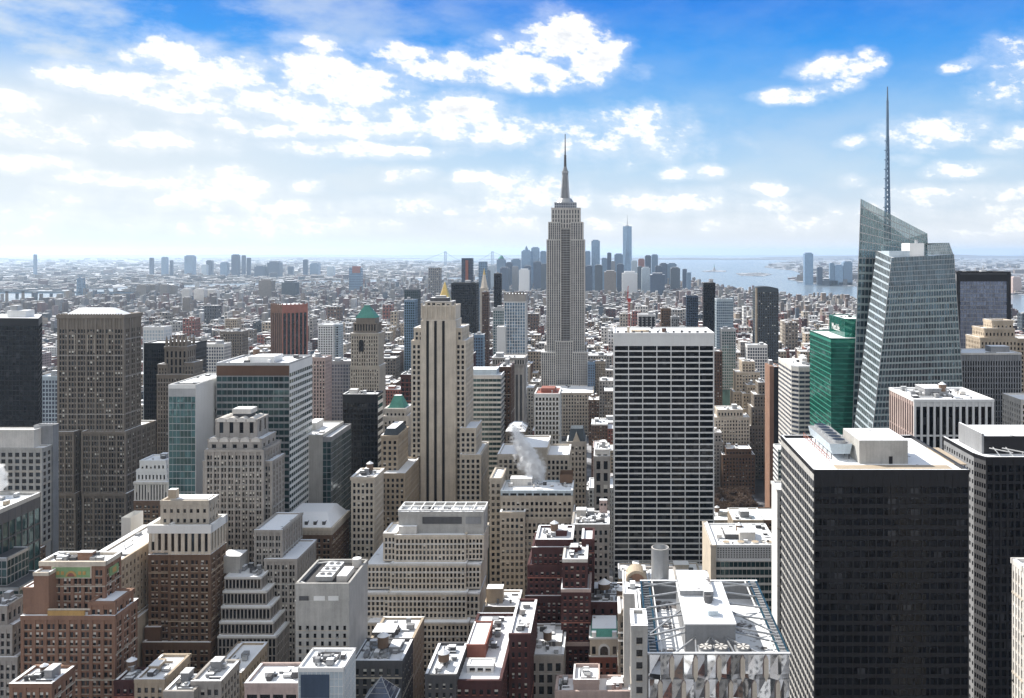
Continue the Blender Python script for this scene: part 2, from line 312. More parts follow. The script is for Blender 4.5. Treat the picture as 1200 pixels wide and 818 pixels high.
class B:
    def __init__(s, name, label, u0, u1, Y, tagw=None, cat='building', group=None):
        s.name = name; s.org = (X((u0+u1)/2, Y), Y, 0); s.Y = Y; s.root = thing(name, label, cat, s.org, group); s.panes = []; s.tagw = tagw; s.roof = None
    def tier(s, u0, u1, vt, Y, D, st, vb=830, z0=0, **kw):
        return s.tm(X(u0, Y), X(u1, Y), Y, Y+D, z0, Z(vt, Y), st, vb=vb, **kw)
    def tm(s, x0, x1, y0, y1, z0, z1, st, vb=830, faces='FLR', sides=None, roof=SNOW, par=1.0, glabel=None, reg=True, corn=.12, parm=None):
        if reg:
            HER.append((min(U(x0, y0), U(x0, y1)), max(U(x1, y0), U(x1, y1)), V(z1, y0), vb, y0, (x0, x1, y0, y1), s, z1))
        W = MB(); curtain = st['mode'] in 'cs'
        core = MB() if curtain else W
        core.box(x0, x1, y0, y1, z0, z1, st['core'], skip=(0, 1))
        FR = {'F': (((x0, y0), (1, 0), (0, -1)), x1-x0), 'R': (((x1, y0), (0, 1), (1, 0)), y1-y0),
              'L': (((x0, y1), (0, -1), (-1, 0)), y1-y0), 'B': (((x1, y1), (-1, 0), (0, 1)), x1-x0)}
        zs = max(z0, Z(vb+25, y1)-4)
        for k in 'FLR':
            st2 = st if (k == 'F' or sides is None) else sides
            if k not in faces or st2['mode'] == 'b':
                if st['mode'] != 'b': W.obox(FR[k][0], 0, FR[k][1], -.1, .3, zs, z1, st2['wall'])
                continue
            s.grid(W, k, FR[k][0], FR[k][1], z0, z1, zs, st2)
        d = (st.get('dp', .1))+corn
        if par > 0:
            for k in 'FLRB':
                fr, L = FR[k]; e = d if k in 'FB' else 0
                W.obox(fr, -e, L+e, -.45 if k in 'FB' else -.45, d, z1-.6, z1+par, parm or st['wall'], SNOW if par < 1.6 and rnd.random() < .55 else None)
        W.build('mullion_grid' if curtain else 'wall', s.root, s.org, glabel)
        if curtain: core.build('glazing', s.root, s.org)
        if roof is SNOW and s.Y < 520: roof = rnd.choice((SNOW, SNOW2, SNOW2, SNOW2, SNOW3))
        rf = MB(); rf.poly([(x0, y0, z1), (x1, y0, z1), (x1, y1, z1), (x0, y1, z1)], roof); s.roof = rf.build('roof', s.root, s.org)
        s.last = (x0, x1, y0, y1, z1); return z1
    def grid(s, W, face, fr, L, z0, z1, zs, st):
        nb = max(1, round(L/st['bay']))
        if st['grp'] > 1 and nb > st['grp']: nb = max(1, round(nb/st['grp']))*st['grp']
        b = L/nb; pw = st['pier']*b; zt = z1-st['cap']
        nf = max(1, round((zt-z0)/st['fl'])); fh = (zt-z0)/nf; dp, ds = st['dp'], st['ds']
        j0 = max(0, int((zs-z0)/fh)); e = dp if face == 'F' else 0
        for i in range(nb+1):
            gq = st['grp']; wk = 1 if gq == 1 else 1.45 if i % gq == 0 or i == nb else .4
            a, c = max(-e, i*b-pw*wk/2), min(L+e, i*b+pw*wk/2)
            if i == 0: a = -e
            if i == nb: c = L+e
            W.obox(fr, a, c, -.05, dp if wk >= 1 else max(ds+.03, dp-.25), z0+j0*fh, z1, st['wall'])
        for j in range(j0, nf):
            W.obox(fr, 0, L, -.05, ds, z0+j*fh, z0+(j+st['sp'])*fh, st['spm'])
        W.obox(fr, 0, L, -.05, ds, zt, z1, st['spm'])
        if st['mode'] != 'm': return
        if s.Y < 720:                                             # sills under the windows, a few projecting courses, window air units
            sm = SILL.get(st['wall'], 'limestone')
            for j in range(j0, nf):
                zz = z0+(j+st['sp'])*fh
                W.obox(fr, 0, L, ds-.02, ds+.1, zz-.24, zz+.03, sm)
            for j in range(max(j0, 3), nf, rnd.choice((7, 9, 11))):
                W.obox(fr, -e, L+e, 0, dp+.16, z0+(j+.04)*fh, z0+(j+.04)*fh+.5, sm)
            if s.Y < 480:
                for _ in range(int(nb*(nf-j0)*.05)):
                    q = (rnd.randrange(nb)+.5)*b; zz = z0+(rnd.randrange(j0, nf)+st['sp'])*fh
                    W.obox(fr, q-.36, q+.36, 0, ds+.35, zz+.04, zz+.5, 'steel')
        (ox, oy), (tx, ty), (nx, ny) = fr; w, h = b-pw, fh*(1-st['sp']); r = rnd.random; m0, m1, _ = st['mix']
        for j in range(j0, nf):
            zc = z0+(j+st['sp']+(1-st['sp'])/2)*fh
            for i in range(nb):
                q = (i+.5)*b; k = r(); mi = 0 if k < m0 else 1 if k < m0+m1 else 2
                s.panes.append((face, (ox+tx*q+nx*.05, oy+ty*q+ny*.05, zc), w, h, mi))
    def done(s, minpx=2.2, limit=100):
        P = []
        for f, p, w, h, mi in s.panes:
            u, v = U(p[0], p[1]), V(p[2], p[1]); k = F/p[1]
            c = 1 if f == 'F' else abs(p[0])/p[1]
            P.append((w*h*k*k*c*(1 if (-5 < u < 1205 and v < 820) else 0), w*k*c, f, p, w, h, mi))
        P.sort(key=lambda q: -q[0])
        nind = 0; rest = MB()
        for sc, wp, f, p, w, h, mi in P:
            if nind < limit and sc > 0 and wp > minpx:
                o = bpy.data.objects.new('window', pane_mesh(f, w, h, mi)); COL.objects.link(o); o.parent = s.root
                o.location = (p[0]-s.org[0], p[1]-s.org[1], p[2]); nind += 1
            else:
                a, b2 = w/2, h/2; x, y, z = p
                for za, zb, gm in ((z-b2, z+b2, mi),) if mi < 2 else ((z-b2, z, 0), (z, z+b2, 2)):
                    if f == 'F': q = [(x-a, y, za), (x+a, y, za), (x+a, y, zb), (x-a, y, zb)]
                    elif f == 'R': q = [(x, y-a, za), (x, y+a, za), (x, y+a, zb), (x, y-a, zb)]
                    else: q = [(x, y+a, za), (x, y-a, za), (x, y-a, zb), (x, y+a, zb)]
                    rest.poly(q, GL[gm])
        if rest.v: rest.build('window', s.root, s.org)['kind'] = 'stuff'
        return s
    def part(s, mb, name, label=None): return mb.build(name, s.root, s.org, label)
    def bx(s, name, u0, u1, vt, Y, D, m, zb=None, top=SNOW, label=None):   # a plain roof box given by its front rectangle
        mb = MB(); zb = s.last[4] if zb is None else zb
        mb.box(X(u0, Y), X(u1, Y), Y, Y+D, zb, Z(vt, Y), m, top, skip=(0,)); return mb.build(name, s.roof or s.root, s.org, label)
    def tank(s, x, y, z, r=1.9, h=3.6, leg=2.4):
        mb = MB(); mb.cyl(x, y, z+leg, z+leg+h, r, r, 'wood', 14); mb.cyl(x, y, z+leg+h, z+leg+h+r*.75, r*1.08, 0, SNOW, 14)
        for a in (45, 135, 225, 315):
            c, q = math.cos(R(a))*r*.7, math.sin(R(a))*r*.7; mb.box(x+c-.12, x+c+.12, y+q-.12, y+q+.12, z, z+leg, 'darkgrey')
        mb.build('water_tank', s.roof or s.root, s.org)
    def clutter(s, n=5, box=None, tank=False, wall='grey', big=True, m=1.5):
        x0, x1, y0, y1, z = box or s.last; w, d = x1-x0, y1-y0
        if s.Y < 480: n = int(n*2.4)
        if w < 5 or d < 5: return s
        if big:
            bw, bd, h = w*rnd.uniform(.16, .36), d*rnd.uniform(.2, .4), rnd.uniform(2.4, 5)
            a, c = x0+m+rnd.random()*(w-bw-2*m), y0+m+rnd.uniform(.3, 1)*(d-bd-2*m)
            mb = MB(); mb.box(a, a+bw, c, c+bd, z, z+h, wall, SNOW, skip=(0,)); mb.box(a-.2, a+bw+.2, c-.2, c+bd+.2, z+h-.5, z+h-.1, wall, SNOW)
            mb.build('bulkhead', s.roof or s.root, s.org)
        for k in range(n):
            bw, bd, h = rnd.uniform(1.2, 3.2), rnd.uniform(1.2, 3.6), rnd.uniform(.9, 2.4)
            a, c = x0+m+rnd.random()*(w-2*m-bw), y0+m+rnd.random()*(d-2*m-bd)
            mb = MB(); q = rnd.choice(('steel', 'darkgrey', 'grey', wall))
            kk = rnd.random()
            if kk < .6:
                mb.box(a, a+bw, c, c+bd, z+.3, z+h, q, SNOW if rnd.random() < .6 else None); mb.box(a+.2, a+bw-.2, c+.2, c+bd-.2, z, z+.3, 'darkgrey'); nm = 'air_unit'
            elif kk < .8: mb.cyl(a, c, z, z+h*.9, .45, .45, q, 10); mb.cyl(a, c, z+h*.9, z+h*1.1, .75, .6, q, 10); nm = 'roof_vent'
            elif kk < .9: mb.box(a, min(x1-1, a+bw*2.5), c, c+.7, z+.25, z+.85, q, SNOW); mb.box(a, a+.5, c, c+.6, z, z+.25, q); nm = 'duct'
            else: mb.beam((a, c, z+.3), (a, min(y1-.8, c+bd*3), z+.3), .28, q); mb.beam((a, c, z), (a, c, z+1.6), .3, q); nm = 'pipe'
            mb.build(nm, s.roof or s.root, s.org)
        if tank or (s.Y < 480 and x1-x0 > 11 and big and rnd.random() < .45): s.tank(x0+w*rnd.uniform(.25, .75), y0+d*rnd.uniform(.3, .7), z)
        return s
def qbands(mb, BL, BR, TR, TL, n, frac, d, m, vert=0, vm=None, vw=.12):   # floor bands on a sloped flat facade
    BL, BR, TR, TL = map(Vector, (BL, BR, TR, TL)); nn = (BR-BL).cross(TL-BL).normalized()
    for j in range(n):
        a, b = j/n, (j+frac)/n
        p = [BL.lerp(TL, a), BR.lerp(TR, a), BR.lerp(TR, b), BL.lerp(TL, b)]
        k = [tuple(q-nn*.05) for q in p]; o = [tuple(q+nn*d) for q in p]
        mb.hexa([k[0], k[1], o[1], o[0], k[3], k[2], o[2], o[3]], m)
    for i in range(vert+1):
        a = i/max(1, vert); p, q = BL.lerp(BR, a), TL.lerp(TR, a); mb.beam(p+nn*(d*.5), q+nn*(d*.5), vw, vm or m)
# ---------------------------------------------------------------- the setting: water, land, avenues
def sheet(name, pts, z, m):
    mb = MB(); a = sum(pts[i][0]*pts[(i+1) % len(pts)][1]-pts[(i+1) % len(pts)][0]*pts[i][1] for i in range(len(pts)))
    if a < 0: pts = pts[::-1]
    mb.prism(pts, z-3, z, m); o = mb.build(name); o['kind'] = 'structure'; return o
def landmat(name, snow, dark):
    m = bpy.data.materials.new(name); m.use_nodes = True; t = NT(m.node_tree); b = t.n['Principled BSDF']; b.inputs['Roughness'].default_value = .9
    g = t.node('ShaderNodeNewGeometry'); P = g.outputs['Position']
    a = t.noise(P, .0035, 6, .65); c = t.noise(P, .03, 4, .6)
    k = t.smooth(t.math('MULTIPLY_ADD', c, .5, a), .70, .86)
    t.l.new(t.mix(k, dark, snow), b.inputs['Base Color']); return m
def watermat():
    m = bpy.data.materials.new('river water'); m.use_nodes = True; t = NT(m.node_tree); b = t.n['Principled BSDF']
    b.inputs['Base Color'].default_value = (.17, .21, .24, 1); b.inputs['Roughness'].default_value = .22
    g = t.node('ShaderNodeNewGeometry'); n = t.noise(g.outputs['Position'], .02, 5, .6); bp = t.node('ShaderNodeBump')
    bp.inputs['Strength'].default_value = .25; bp.inputs['Distance'].default_value = 2; t.l.new(n, bp.inputs['Height']); t.l.new(bp.outputs[0], b.inputs['Normal']); return m
FAR = 70000
sheet('water', [(-FAR, -2500), (FAR, -2500), (FAR, FAR), (-FAR, FAR)], -4, watermat())
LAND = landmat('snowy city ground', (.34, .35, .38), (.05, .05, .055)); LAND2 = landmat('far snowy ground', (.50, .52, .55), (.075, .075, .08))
MANH = [(-500, 375), (0, 359), (60, 353), (110, 346), (170, 340), (300, 335), (450, 330), (600, 327), (700, 326), (770, 326.5), (815, 331), (850, 337), (900, 345), (950, 350), (1005, 353.5), (1100, 361), (1185, 370), (1260, 376)]
mp = [G(*p) for p in MANH]; mp = [(-1900, -1200), (mp[0][0], mp[0][1])]+mp[1:]+[(1900, -1200)]
sheet('ground', mp, 0, LAND)
BKLN = [(-700, 345), (0, 341), (90, 340.5), (160, 335), (300, 331), (450, 327), (600, 323), (640, 318), (600, 311), (540, 307), (450, 304.5), (300, 302.4), (-700, 302.4)]
sheet('far_shore', [G(*p) for p in BKLN], 0, LAND2)
JERS = [(925, 327), (945, 331.5), (1000, 335), (1100, 341), (1300, 349), (1300, 302), (1010, 302), (945, 304), (905, 308.5), (895, 313), (930, 317), (944, 322)]
sheet('west_shore', [G(*p) for p in JERS], 0, LAND2)
sheet('island', [G(*p) for p in ((822, 317.4), (836, 316.6), (852, 317.2), (850, 318.3), (828, 318.6))], 0, LAND2)
sheet('harbour_island', [G(*p) for p in ((862, 320), (890, 319.4), (905, 321.2), (895, 323.5), (868, 322.8))], 0, LAND2)
sheet('bay_shore', [G(*p) for p in ((770, 301.6), (1000, 301.6), (1000, 304), (930, 305.2), (860, 303.6), (780, 303.4))], 0, LAND2)
hill = mat('winter woods', (.11, .10, .10), var=.4, scale=.001)
def ridge(u0, u1, Y, h, seed):
    mb = MB(); n = 40; q = random.Random(seed); pr = []; y = .5
    for i in range(n+1): y = min(1, max(.25, y+q.uniform(-.16, .16))); pr.append(h*y*math.sin(math.pi*i/n)**.35)
    for i in range(n):
        xa, xb = X(u0+(u1-u0)*i/n, Y), X(u0+(u1-u0)*(i+1)/n, Y)
        mb.poly([(xa, Y, -1), (xb, Y, -1), (xb, Y+1500, pr[i+1]), (xa, Y+1500, pr[i])], hill); mb.poly([(xa, Y+1500, pr[i]), (xb, Y+1500, pr[i+1]), (xb, Y+4500, -1), (xa, Y+4500, -1)], hill)
    o = mb.build('hills'); o['kind'] = 'structure'
ridge(560, 1010, 27000, 125, 1); ridge(900, 1420, 33000, 150, 2); ridge(-250, 480, 30000, 80, 3); ridge(-400, 700, 45000, 120, 4)
AVES = [(-1010, 15), (-735, 15), (-560, 12), (-425, 18), (-290, 11), (-150, 14), (152, 8), (410, 15), (690, 15), (970, 15), (1250, 15)]
STS = [590+80.5*k for k in range(-6, 16)]
PARK = (16, 143, 775, 868)
pv = MB(); rdm = MB()
for i in range(len(AVES)-1):
    xa, xb = AVES[i][0]+AVES[i][1], AVES[i+1][0]-AVES[i+1][1]
    for k in range(len(STS)-1): pv.box(xa, xb, STS[k]+8, STS[k+1]-8, .004, .15, LAND, skip=(0,))
pv.build('pavement')['kind'] = 'structure'
for a, w in AVES: rdm.poly([(a-w+4, -400, .006), (a+w-4, -400, .006), (a+w-4, 2600, .006), (a-w+4, 2600, .006)], 'asphalt')
rdm.build('road')['kind'] = 'structure'
mk = MB()
for a, w in AVES:
    for k in range(3):
        for j in range(90):
            y = 200+j*12; x = a-w+4+(2*w-8)*(k+1)/4; mk.poly([(x-.08, y, .012), (x+.08, y, .012), (x+.08, y+4, .012), (x-.08, y+4, .012)], 'white')
mk.build('lane_markings')['kind'] = 'structure'

# ---------------------------------------------------------------- the buildings one can name by eye, near to far
T = {}   # styles
T['lime'] = S('limestone', 2.8, 3.5, .42, .36); T['pale'] = S('pale_limestone', 1.95, 2.9, .40, .32, mix=(.90, .06, .04), dp=.5, ds=.42, cap=1.6); T['tan'] = S('tan', 2.9, 3.5, .46, .40)
T['brown'] = S('brown', 2.7, 3.15, .42, .38, mix=(.58, .1, .32), grp=2); T['brick'] = S('brick', 2.5, 3.3, .42, .34, mix=(.5, .1, .4), grp=2, dp=.6, ds=.3); T['dred'] = S('darkbrick', 2.5, 3.3, .5, .45, mix=(.58, .12, .30))
T['sand'] = S('sand', 3.1, 3.6, .52, .45, mix=(.75,.15,.1)); T['umber'] = S('umber', 2.3, 4.1, .42, .30, mix=(.78, .08, .14), grp=3, dp=.8, ds=.2); T['stone'] = S('grey_stone', 2.6, 3.5, .40, .34)

# black office tower whose left flank has sunlight painted in as paler panels, right foreground
b = B('office_tower', 'big black glass office tower in the right foreground with white rooftop box and fans', 954.5, 1134.5, 294, 'big black tower')
bl = S('black', 2.72, 3.75, .16, .36, .22, .14, 'c', 'blackglass', 5.0)
sd = S('grey', 2.72, 3.75, .16, .20, .20, .26, 'c', 'blackglass', 3.0, spm='concrete')
b.tier(954.5, 1134.5, 553.7, 294, 55, bl, faces='FL', sides=sd, par=1.1, parm='black', corn=.1, roof=SNOW2)
b.bx('penthouse', 1007, 1064, 516, 306, 21, 'concrete', top=SNOW2); b.bx('door', 1042, 1046, 535, 305.8, .15, 'black', top=None)
b.last = (*b.last[:4], b.last[4])
cu = MB(); z = b.last[4]; x0, x1, y0, y1 = X(972, 312), X(999, 312), 312, 345
cu.hexa([(x0+1, y0, z+2.2), (x1-1, y0, z+2.2), (x1-1, y1, z+2.2), (x0+1, y1, z+2.2), (x0, y0, z+6), (x1, y0, z+6), (x1, y1, z+6), (x0, y1, z+6)], 'paleblue', 'grey')
for i in range(6):
    for xx in (x0+1, x1-1): cu.box(xx-.15, xx+.15, y0+1+i*6, y0+1.3+i*6, z, z+2.2, 'darkgrey')
b.part(cu, 'cooling_unit')
for k in range(6):
    f = MB(); f.cyl((x0+x1)/2, y0+3+k*5.4, z+6, z+7.1, 2.5, 2.3, 'steel', 16, 'black'); b.part(f, 'fan')
rl = MB()
for k in range(12): rl.beam((x0-1.2, y0-4+k*3.6, z), (x0-1.2, y0-4+k*3.6, z+2.3), .16, 'rust')
rl.beam((x0-1.2, y0-4, z+2.3), (x0-1.2, y0+36, z+2.3), .16, 'rust'); rl.beam((x0-1.2, y0-4, z+1.2), (x0-1.2, y0+36, z+1.2), .14, 'rust'); b.part(rl, 'railing')
dk = MB(); dk.box(X(980, 299), X(1115, 299), 297.5, 303, z, z+.35, 'tan'); dk.box(X(1098, 320), X(1112, 320), 304, 330, z, z+.35, 'tan'); b.part(dk, 'roof_walkway')

b = B('office_tower', 'black glass tower with chamfered corner and grey penthouse at the right edge', 1155, 1250, 332, 'chamfered black tower')
z = Z(538, 332); x0, xc, x1 = X(1142, 338), X(1156, 332), X(1262, 332); pts = [(xc, 332), (x1, 332), (x1, 368), (x0, 368), (x0, 338)]
HER.append((1107, 1262, 538, 830, 332, (x0, x1, 332, 368), b, z))
g = MB(); g.prism(pts, 0, z-.1, 'blackglass', SNOW); b.part(g, 'glazing')
w = MB()
for (p, q, st) in (((xc, 332), (x1, 332), S('black', 2.7, 3.75, .3, .30, .3, .16, 'c')), ((x0, 338), (xc, 332), S('darkgrey', 1.4, 3.75, .3, .45, .25, .3, 'c')), ((x0, 368), (x0, 338), S('grey', 2.6, 3.75, .5, .5, .25, .3, 'c', spm='grey'))):
    L = math.dist(p, q); tx, ty = (q[0]-p[0])/L, (q[1]-p[1])/L; b.grid(w, 'X', (p, (tx, ty), (ty, -tx)), L, 0, z, 60, st)
    w.obox((p, (tx, ty), (ty, -tx)), -.3, L+.3, -.4, .45, z-.5, z+1, 'black', SNOW)
b.part(w, 'mullion_grid'); b.last = (x0, x1, 332, 368, z)
b.bx('penthouse', 1153, 1262, 511, 341, 22, 'black', top=SNOW2); b.bx('penthouse_flank', 1150.5, 1153, 508, 341, 22.5, 'grey')
pp = MB()
for uu in (1172, 1187):
    xx = X(uu, 336); pp.beam((xx, 335, z), (xx-2, 338, z+3.4), .3, 'white'); pp.beam((xx-3.5, 338, z+3), (xx+4, 333.5, z+2.2), .35, 'white'); pp.beam((xx+3, 334, z), (xx+3, 334, z+2.4), .25, 'white')
b.part(pp, 'window_washing_rig')
b = B('office_tower', 'strip of pale stone building with close piers cut by the right edge below', 1189, 1230, 240, 'pale edge strip')
b.tier(1201, 1245, 668, 240, 6.5, S('offwhite', 1.6, 3.4, .5, .3)); b.done()

# roof with trusses and faceted mirror facade, centre foreground
b = B('gem_tower', 'low mirror-glass tower with open steel trusses, roof box and three fans, front centre right', 760, 925, 235, 'trussed roof')
x0, x1, y0, y1 = X(760, 235), X(925, 235), 235, 287; z = Z(765, 235); zr = z-6.5
HER.append((756, 925, 681, 830, 235, (x0, x1, y0, y1), b, z))
g = MB(); g.box(x0, x1, y0, y1, 0, z-.4, 'grey', skip=(0, 1)); b.part(g, 'wall')
rows = 9; fh = 6.9; nb = 6; bw = (x1-x0)/nb
for j in range(rows):
    zt = z-.5-j*fh; off = (j % 2)*bw*.5; pm = MB()
    for i in range(nb+1):
        a = x0+i*bw-off; c = a+bw; aa, cc = max(x0, a), min(x1, c)
        if cc-aa < .5: continue
        mid = (aa+cc)/2; dd = .9
        P = [(aa, y0-.1, zt-fh+.7), (mid, y0-dd, zt-fh+.1), (cc, y0-.1, zt-fh+.7), (cc, y0-.1, zt), (mid, y0-dd*.35, zt), (aa, y0-.1, zt)]
        pm.poly([P[0], P[1], P[4], P[5]], 'mirror'); pm.poly([P[1], P[2], P[3], P[4]], 'mirror')
        if x0+1 < a < x1-1:
            fw = .62; q = [(a, y0-.75, zt-fh-.6), (a+fw, y0-.75, zt-fh+1), (a+fw, y0-.75, zt-1.2), (a, y0-.75, zt+.0), (a-fw, y0-.75, zt-1.2), (a-fw, y0-.75, zt-fh+1)]
            fm = MB(); fm.poly(q, 'pale_limestone')
            for t in range(6): fm.poly([q[t], (q[t][0], y0-.1, q[t][2]), (q[(t+1) % 6][0], y0-.1, q[(t+1) % 6][2]), q[(t+1) % 6]], 'pink')
            b.part(fm, 'stone_fin')
    b.part(pm, 'mirror_panel_row')
fr = MB()
for (a, c, d, e) in ((x0-.3, x1+.3, y0-.3, y0+.5), (x0-.3, x1+.3, y1-.5, y1+.3)): fr.box(a, c, d, e, z-.4, z, 'steel', SNOW)
for xx in (x0-.3, x0+2.4, x1-.5, x1-3.0): fr.box(xx, xx+.6, y0+.5, y1-.5, z-.4, z, 'slate', 'darkteal')
for k in range(26):
    y = y0+1+k*1.98; fr.box(x1-2.5, x1-.5, y, y+.8, z-.35, z-.1, 'grey'); fr.box(x0+.4, x0+2.4, y, y+.8, z-.35, z-.1, 'slate')
for xx in (x0+3.6, x1-4.2): fr.box(xx, xx+.35, y0+1, y1-1, z-.3, z+.05, 'white')
b.part(fr, 'roof_frame')
rf = MB(); rf.poly([(x0, y0, zr), (x1, y0, zr), (x1, y1, zr), (x0, y1, zr)], SNOW3); b.part(rf, 'roof')
bxl = MB(); a, c = X(803, 246), X(862, 246); bxl.box(a, c, 246, 277, zr, Z(731, 246), 'grey', SNOW3); bxl.box(a-.2, c+.2, 245.8, 277.2, Z(731, 246)-.3, Z(731, 246)+.05, 'white', SNOW); b.part(bxl, 'roof_box')
bxu = MB(); a, c = X(797, 266), X(836, 266); bxu.box(a, c, 266, 283, Z(731, 246), Z(692, 266), 'grey', SNOW3); b.part(bxu, 'upper_roof_box')
ud = MB(); ud.box(X(825, 262), X(836, 262), 262, 264.5, Z(731, 246), Z(731, 246)+3, 'grey', SNOW); ud.cyl(X(830, 261), 261, Z(731, 246), Z(731, 246)+2.2, 1.2, 1.2, 'darkgrey', 12); b.part(ud, 'air_unit')
ud = MB(); ud.box(X(830, 251), X(842, 251), 251, 253.5, Z(731, 246), Z(731, 246)+1.6, 'paleblue', SNOW); b.part(ud, 'air_unit')
for uu in (827, 845, 871):
    f = MB(); xx = X(uu, 238.5); f.box(xx-2.3, xx+2.3, 236.2, 241, zr, z-.6, 'grey', 'steel'); f.cyl(xx, 238.6, z-.6, z+.1, 2.0, 2.0, 'steel', 24, 'darkgrey')
    for k in range(6): c2, s2 = math.cos(k*1.047), math.sin(k*1.047); f.poly([(xx, 238.6, z+.14), (xx+1.9*c2, 238.6+1.9*s2, z+.14), (xx+1.9*math.cos(k*1.047+.55), 238.6+1.9*math.sin(k*1.047+.55), z+.14)], 'offwhite')
    b.part(f, 'fan')
trs = []
def strut(p, q, w): m_ = MB(); m_.beam(p, q, w, 'steel'); b.part(m_, 'truss_strut')
a, c = X(803, 246), X(862, 246); zz = Z(731, 246)
for k in range(5):
    y = 247+k*8.5
    strut((a, y, zz-1.5), (x0+1, y+(1 if k else -1), z-.2), .45); strut((c, y, zz-1.5), (x1-1, y+(1 if k else -1), z-.2), .45)
for (p, q) in (((a, 247, zz-3), (x0+1, 241, z-.2)), ((a, 260, zz-2), (x0+1, 247, z-.2)), ((c, 247, zz-3), (x1-1, 241, z-.2)), ((c, 260, zz-2), (x1-1, 247, z-.2)), ((a, 278, zz-2), (x0+1, 285, z-.2)), ((c, 278, zz-2), (x1-1, 285, z-.2)),
               ((a+3, 246, zz-4), (a-4, 235.3, z-.2)), ((a+3, 246, zz-4), (a+2, 235.3, z-.2)), ((c-3, 246, zz-4), (c-2, 235.3, z-.2)), ((c-3, 246, zz-4), (c+5, 235.3, z-.2)), (((a+c)/2, 246, zz-4), ((a+c)/2-2.5, 239, z)), (((a+c)/2, 246, zz-4), ((a+c)/2+2.5, 239, z))): strut(p, q, .4)
b = B('office_building', 'narrow grey pier-fronted building hugging the left side of the trussed roof tower', 739, 756, 238, 'narrow grey pier building')
b.tier(742, 756.5, 736, 236, 10, S('concrete', 2.4, 3.5, .5, .45)); b.tier(749, 754, 752, 250, 36, BLANK('concrete')); b.done()

# ---- left foreground
b = B('brick_tower', 'orange brick tower with green sunburst tile panels at the bottom left', 27, 134, 343, 'sunburst brick tower')
b.tier(27, 134, 724, 343, 16, T['brick'], par=1.2); zL = b.last[4]
b.tier(48.6, 122.6, 661, 349, 11, T['brick'], z0=zL, faces='FR', par=1.2, parm='pale_limestone'); zt = b.last[4]
b.clutter(5, wall='brick')
b.tier(39.4, 57, 673, 343.6, 16, BLANK('brick'), par=.8, parm='pale_limestone', z0=zL); b.tier(27, 39.4, 690, 344, 15, BLANK('brick'), z0=zL, par=.6)
b.tier(106, 134, 707, 343.6, 13, T['brick'], z0=zL, par=.8, faces='FR')
Y = 348.3; pn = MB(); xa, xb = X(62, Y), X(106, Y); za, zb = Z(676.5, Y), Z(664.5, Y)
pn.box(xa-.5, xb+.5, Y-.25, Y+.5, za-.4, zb+.4, 'pale_limestone'); pn.box(xa, xb, Y-.32, Y, za, zb, 'faience'); b.part(pn, 'tile_panel')
pn = MB(); xc = (xa+xb)/2; fr = ((0, Y-.4), (1, 0), (0, -1)); pn.arch(fr, xc, 2.3, za+.5, 0, .12, 'ochre', 12); pn.arch(fr, xc, 1.5, za+.5, .12, .2, 'redbrick', 12)
for k in (-5.5, 5.5, -3.6, 3.6): pn.obox(fr, xc+k-.6, xc+k+.6, 0, .1, za+1.2, za+2.6, 'ochre')
b.part(pn, 'sunburst_relief')
pn = MB(); xr = X(122.6, 349); pn.box(xr+.2, xr+.9, 351.5, 357.5, Z(677, 350), Z(667, 350), 'faience'); pn.box(xr+.3, xr+.95, 353.2, 355.8, Z(675, 350), Z(669, 350), 'ochre'); b.part(pn, 'tile_panel')
pn = MB(); pn.box(X(57, 343), X(100, 343), 342.3, 343, Z(722, 343), Z(715, 343), 'ochre'); pn.box(X(57, 343), X(106, 343), 342.45, 343.2, Z(714.6, 343), Z(713, 343), 'pale_limestone'); b.part(pn, 'tile_band'); b.done()
b = B('brick_building', 'low orange brick building with snowy roof and tanks in front of the sunburst brick tower', 14, 60, 310, 'low brick front building')
b.tier(14, 60, 803, 310, 13, T['brick']); b.clutter(4, tank=False); b.tank(X(52, 318), 318, b.last[4], 1.4, 2.4, 1); b.done()
b = B('stone_building', 'small grey setback building with snow ledges at the left edge beside the brick tower', -12, 12, 352, 'small grey setback building')
b.tier(-20, 20, 772, 352, 16, T['stone']); zz = b.last[4]; b.tier(-20, 14, 735, 354, 14, T['stone'], z0=zz); zz = b.last[4]; b.tier(-20, 8, 712, 356, 11, T['stone'], z0=zz); b.clutter(2); b.done()
b = B('glass_building', 'dark glass block with steel roof rim behind the sunburst brick tower at left edge', -60, 0, 372, 'dark glass edge block')
dg = S('darkgrey', 4.4, 8, .12, .10, .35, .25, 'c', 'darkteal', 6)
b.tier(-75, -14, 606, 372, 34, dg, par=1.4, parm='concrete', roof=SNOW2); b.clutter(7, big=False, wall='tan')
b.tier(-60, 8, 622, 410, 22, dg, par=.8, vb=700); b.clutter(3, big=False)
b = B('glass_building', 'stepped pale green glass annex at the left edge above the small grey building', -20, 12, 360, 'green glass annex')
gg = S('steel', 2.4, 3.4, .08, .12, .2, .15, 'c', 'darkteal', 1)
b.tier(-40, 22, 690, 371, 20, gg, par=.5, roof='darkgrey'); zz = b.last[4]; b.tier(-40, 8, 655, 374, 14, gg, z0=zz, par=.5, roof='darkgrey')
b = B('tan_building', 'long tan brick building with rooftop plant between the two brown towers at left', 139, 175, 372, 'long tan slab')
b.tier(104, 141, 659, 375, 76, T['sand'], par=1.0); b.bx('bulkhead', 112, 131, 648, 386, 40, 'limestone', top=SNOW2); b.bx('penthouse', 150-8, 153, 634, 438, 12, 'white'); b.clutter(4, big=False); b.done()
b = B('tan_building', 'blank cream party wall in the gap right of the sunburst brick tower', 152, 172, 384, 'cream party wall')
b.tier(150, 158, 729, 380, 22, BLANK('sand'))
b = B('brown_tower', 'brown brick tower with pale top floors and snowy white cornice, lower left', 176, 246, 385, 'white-corniced brown tower')
b.tier(169, 246, 755, 384, 22, T['brown'], par=1.2); zz = b.last[4]
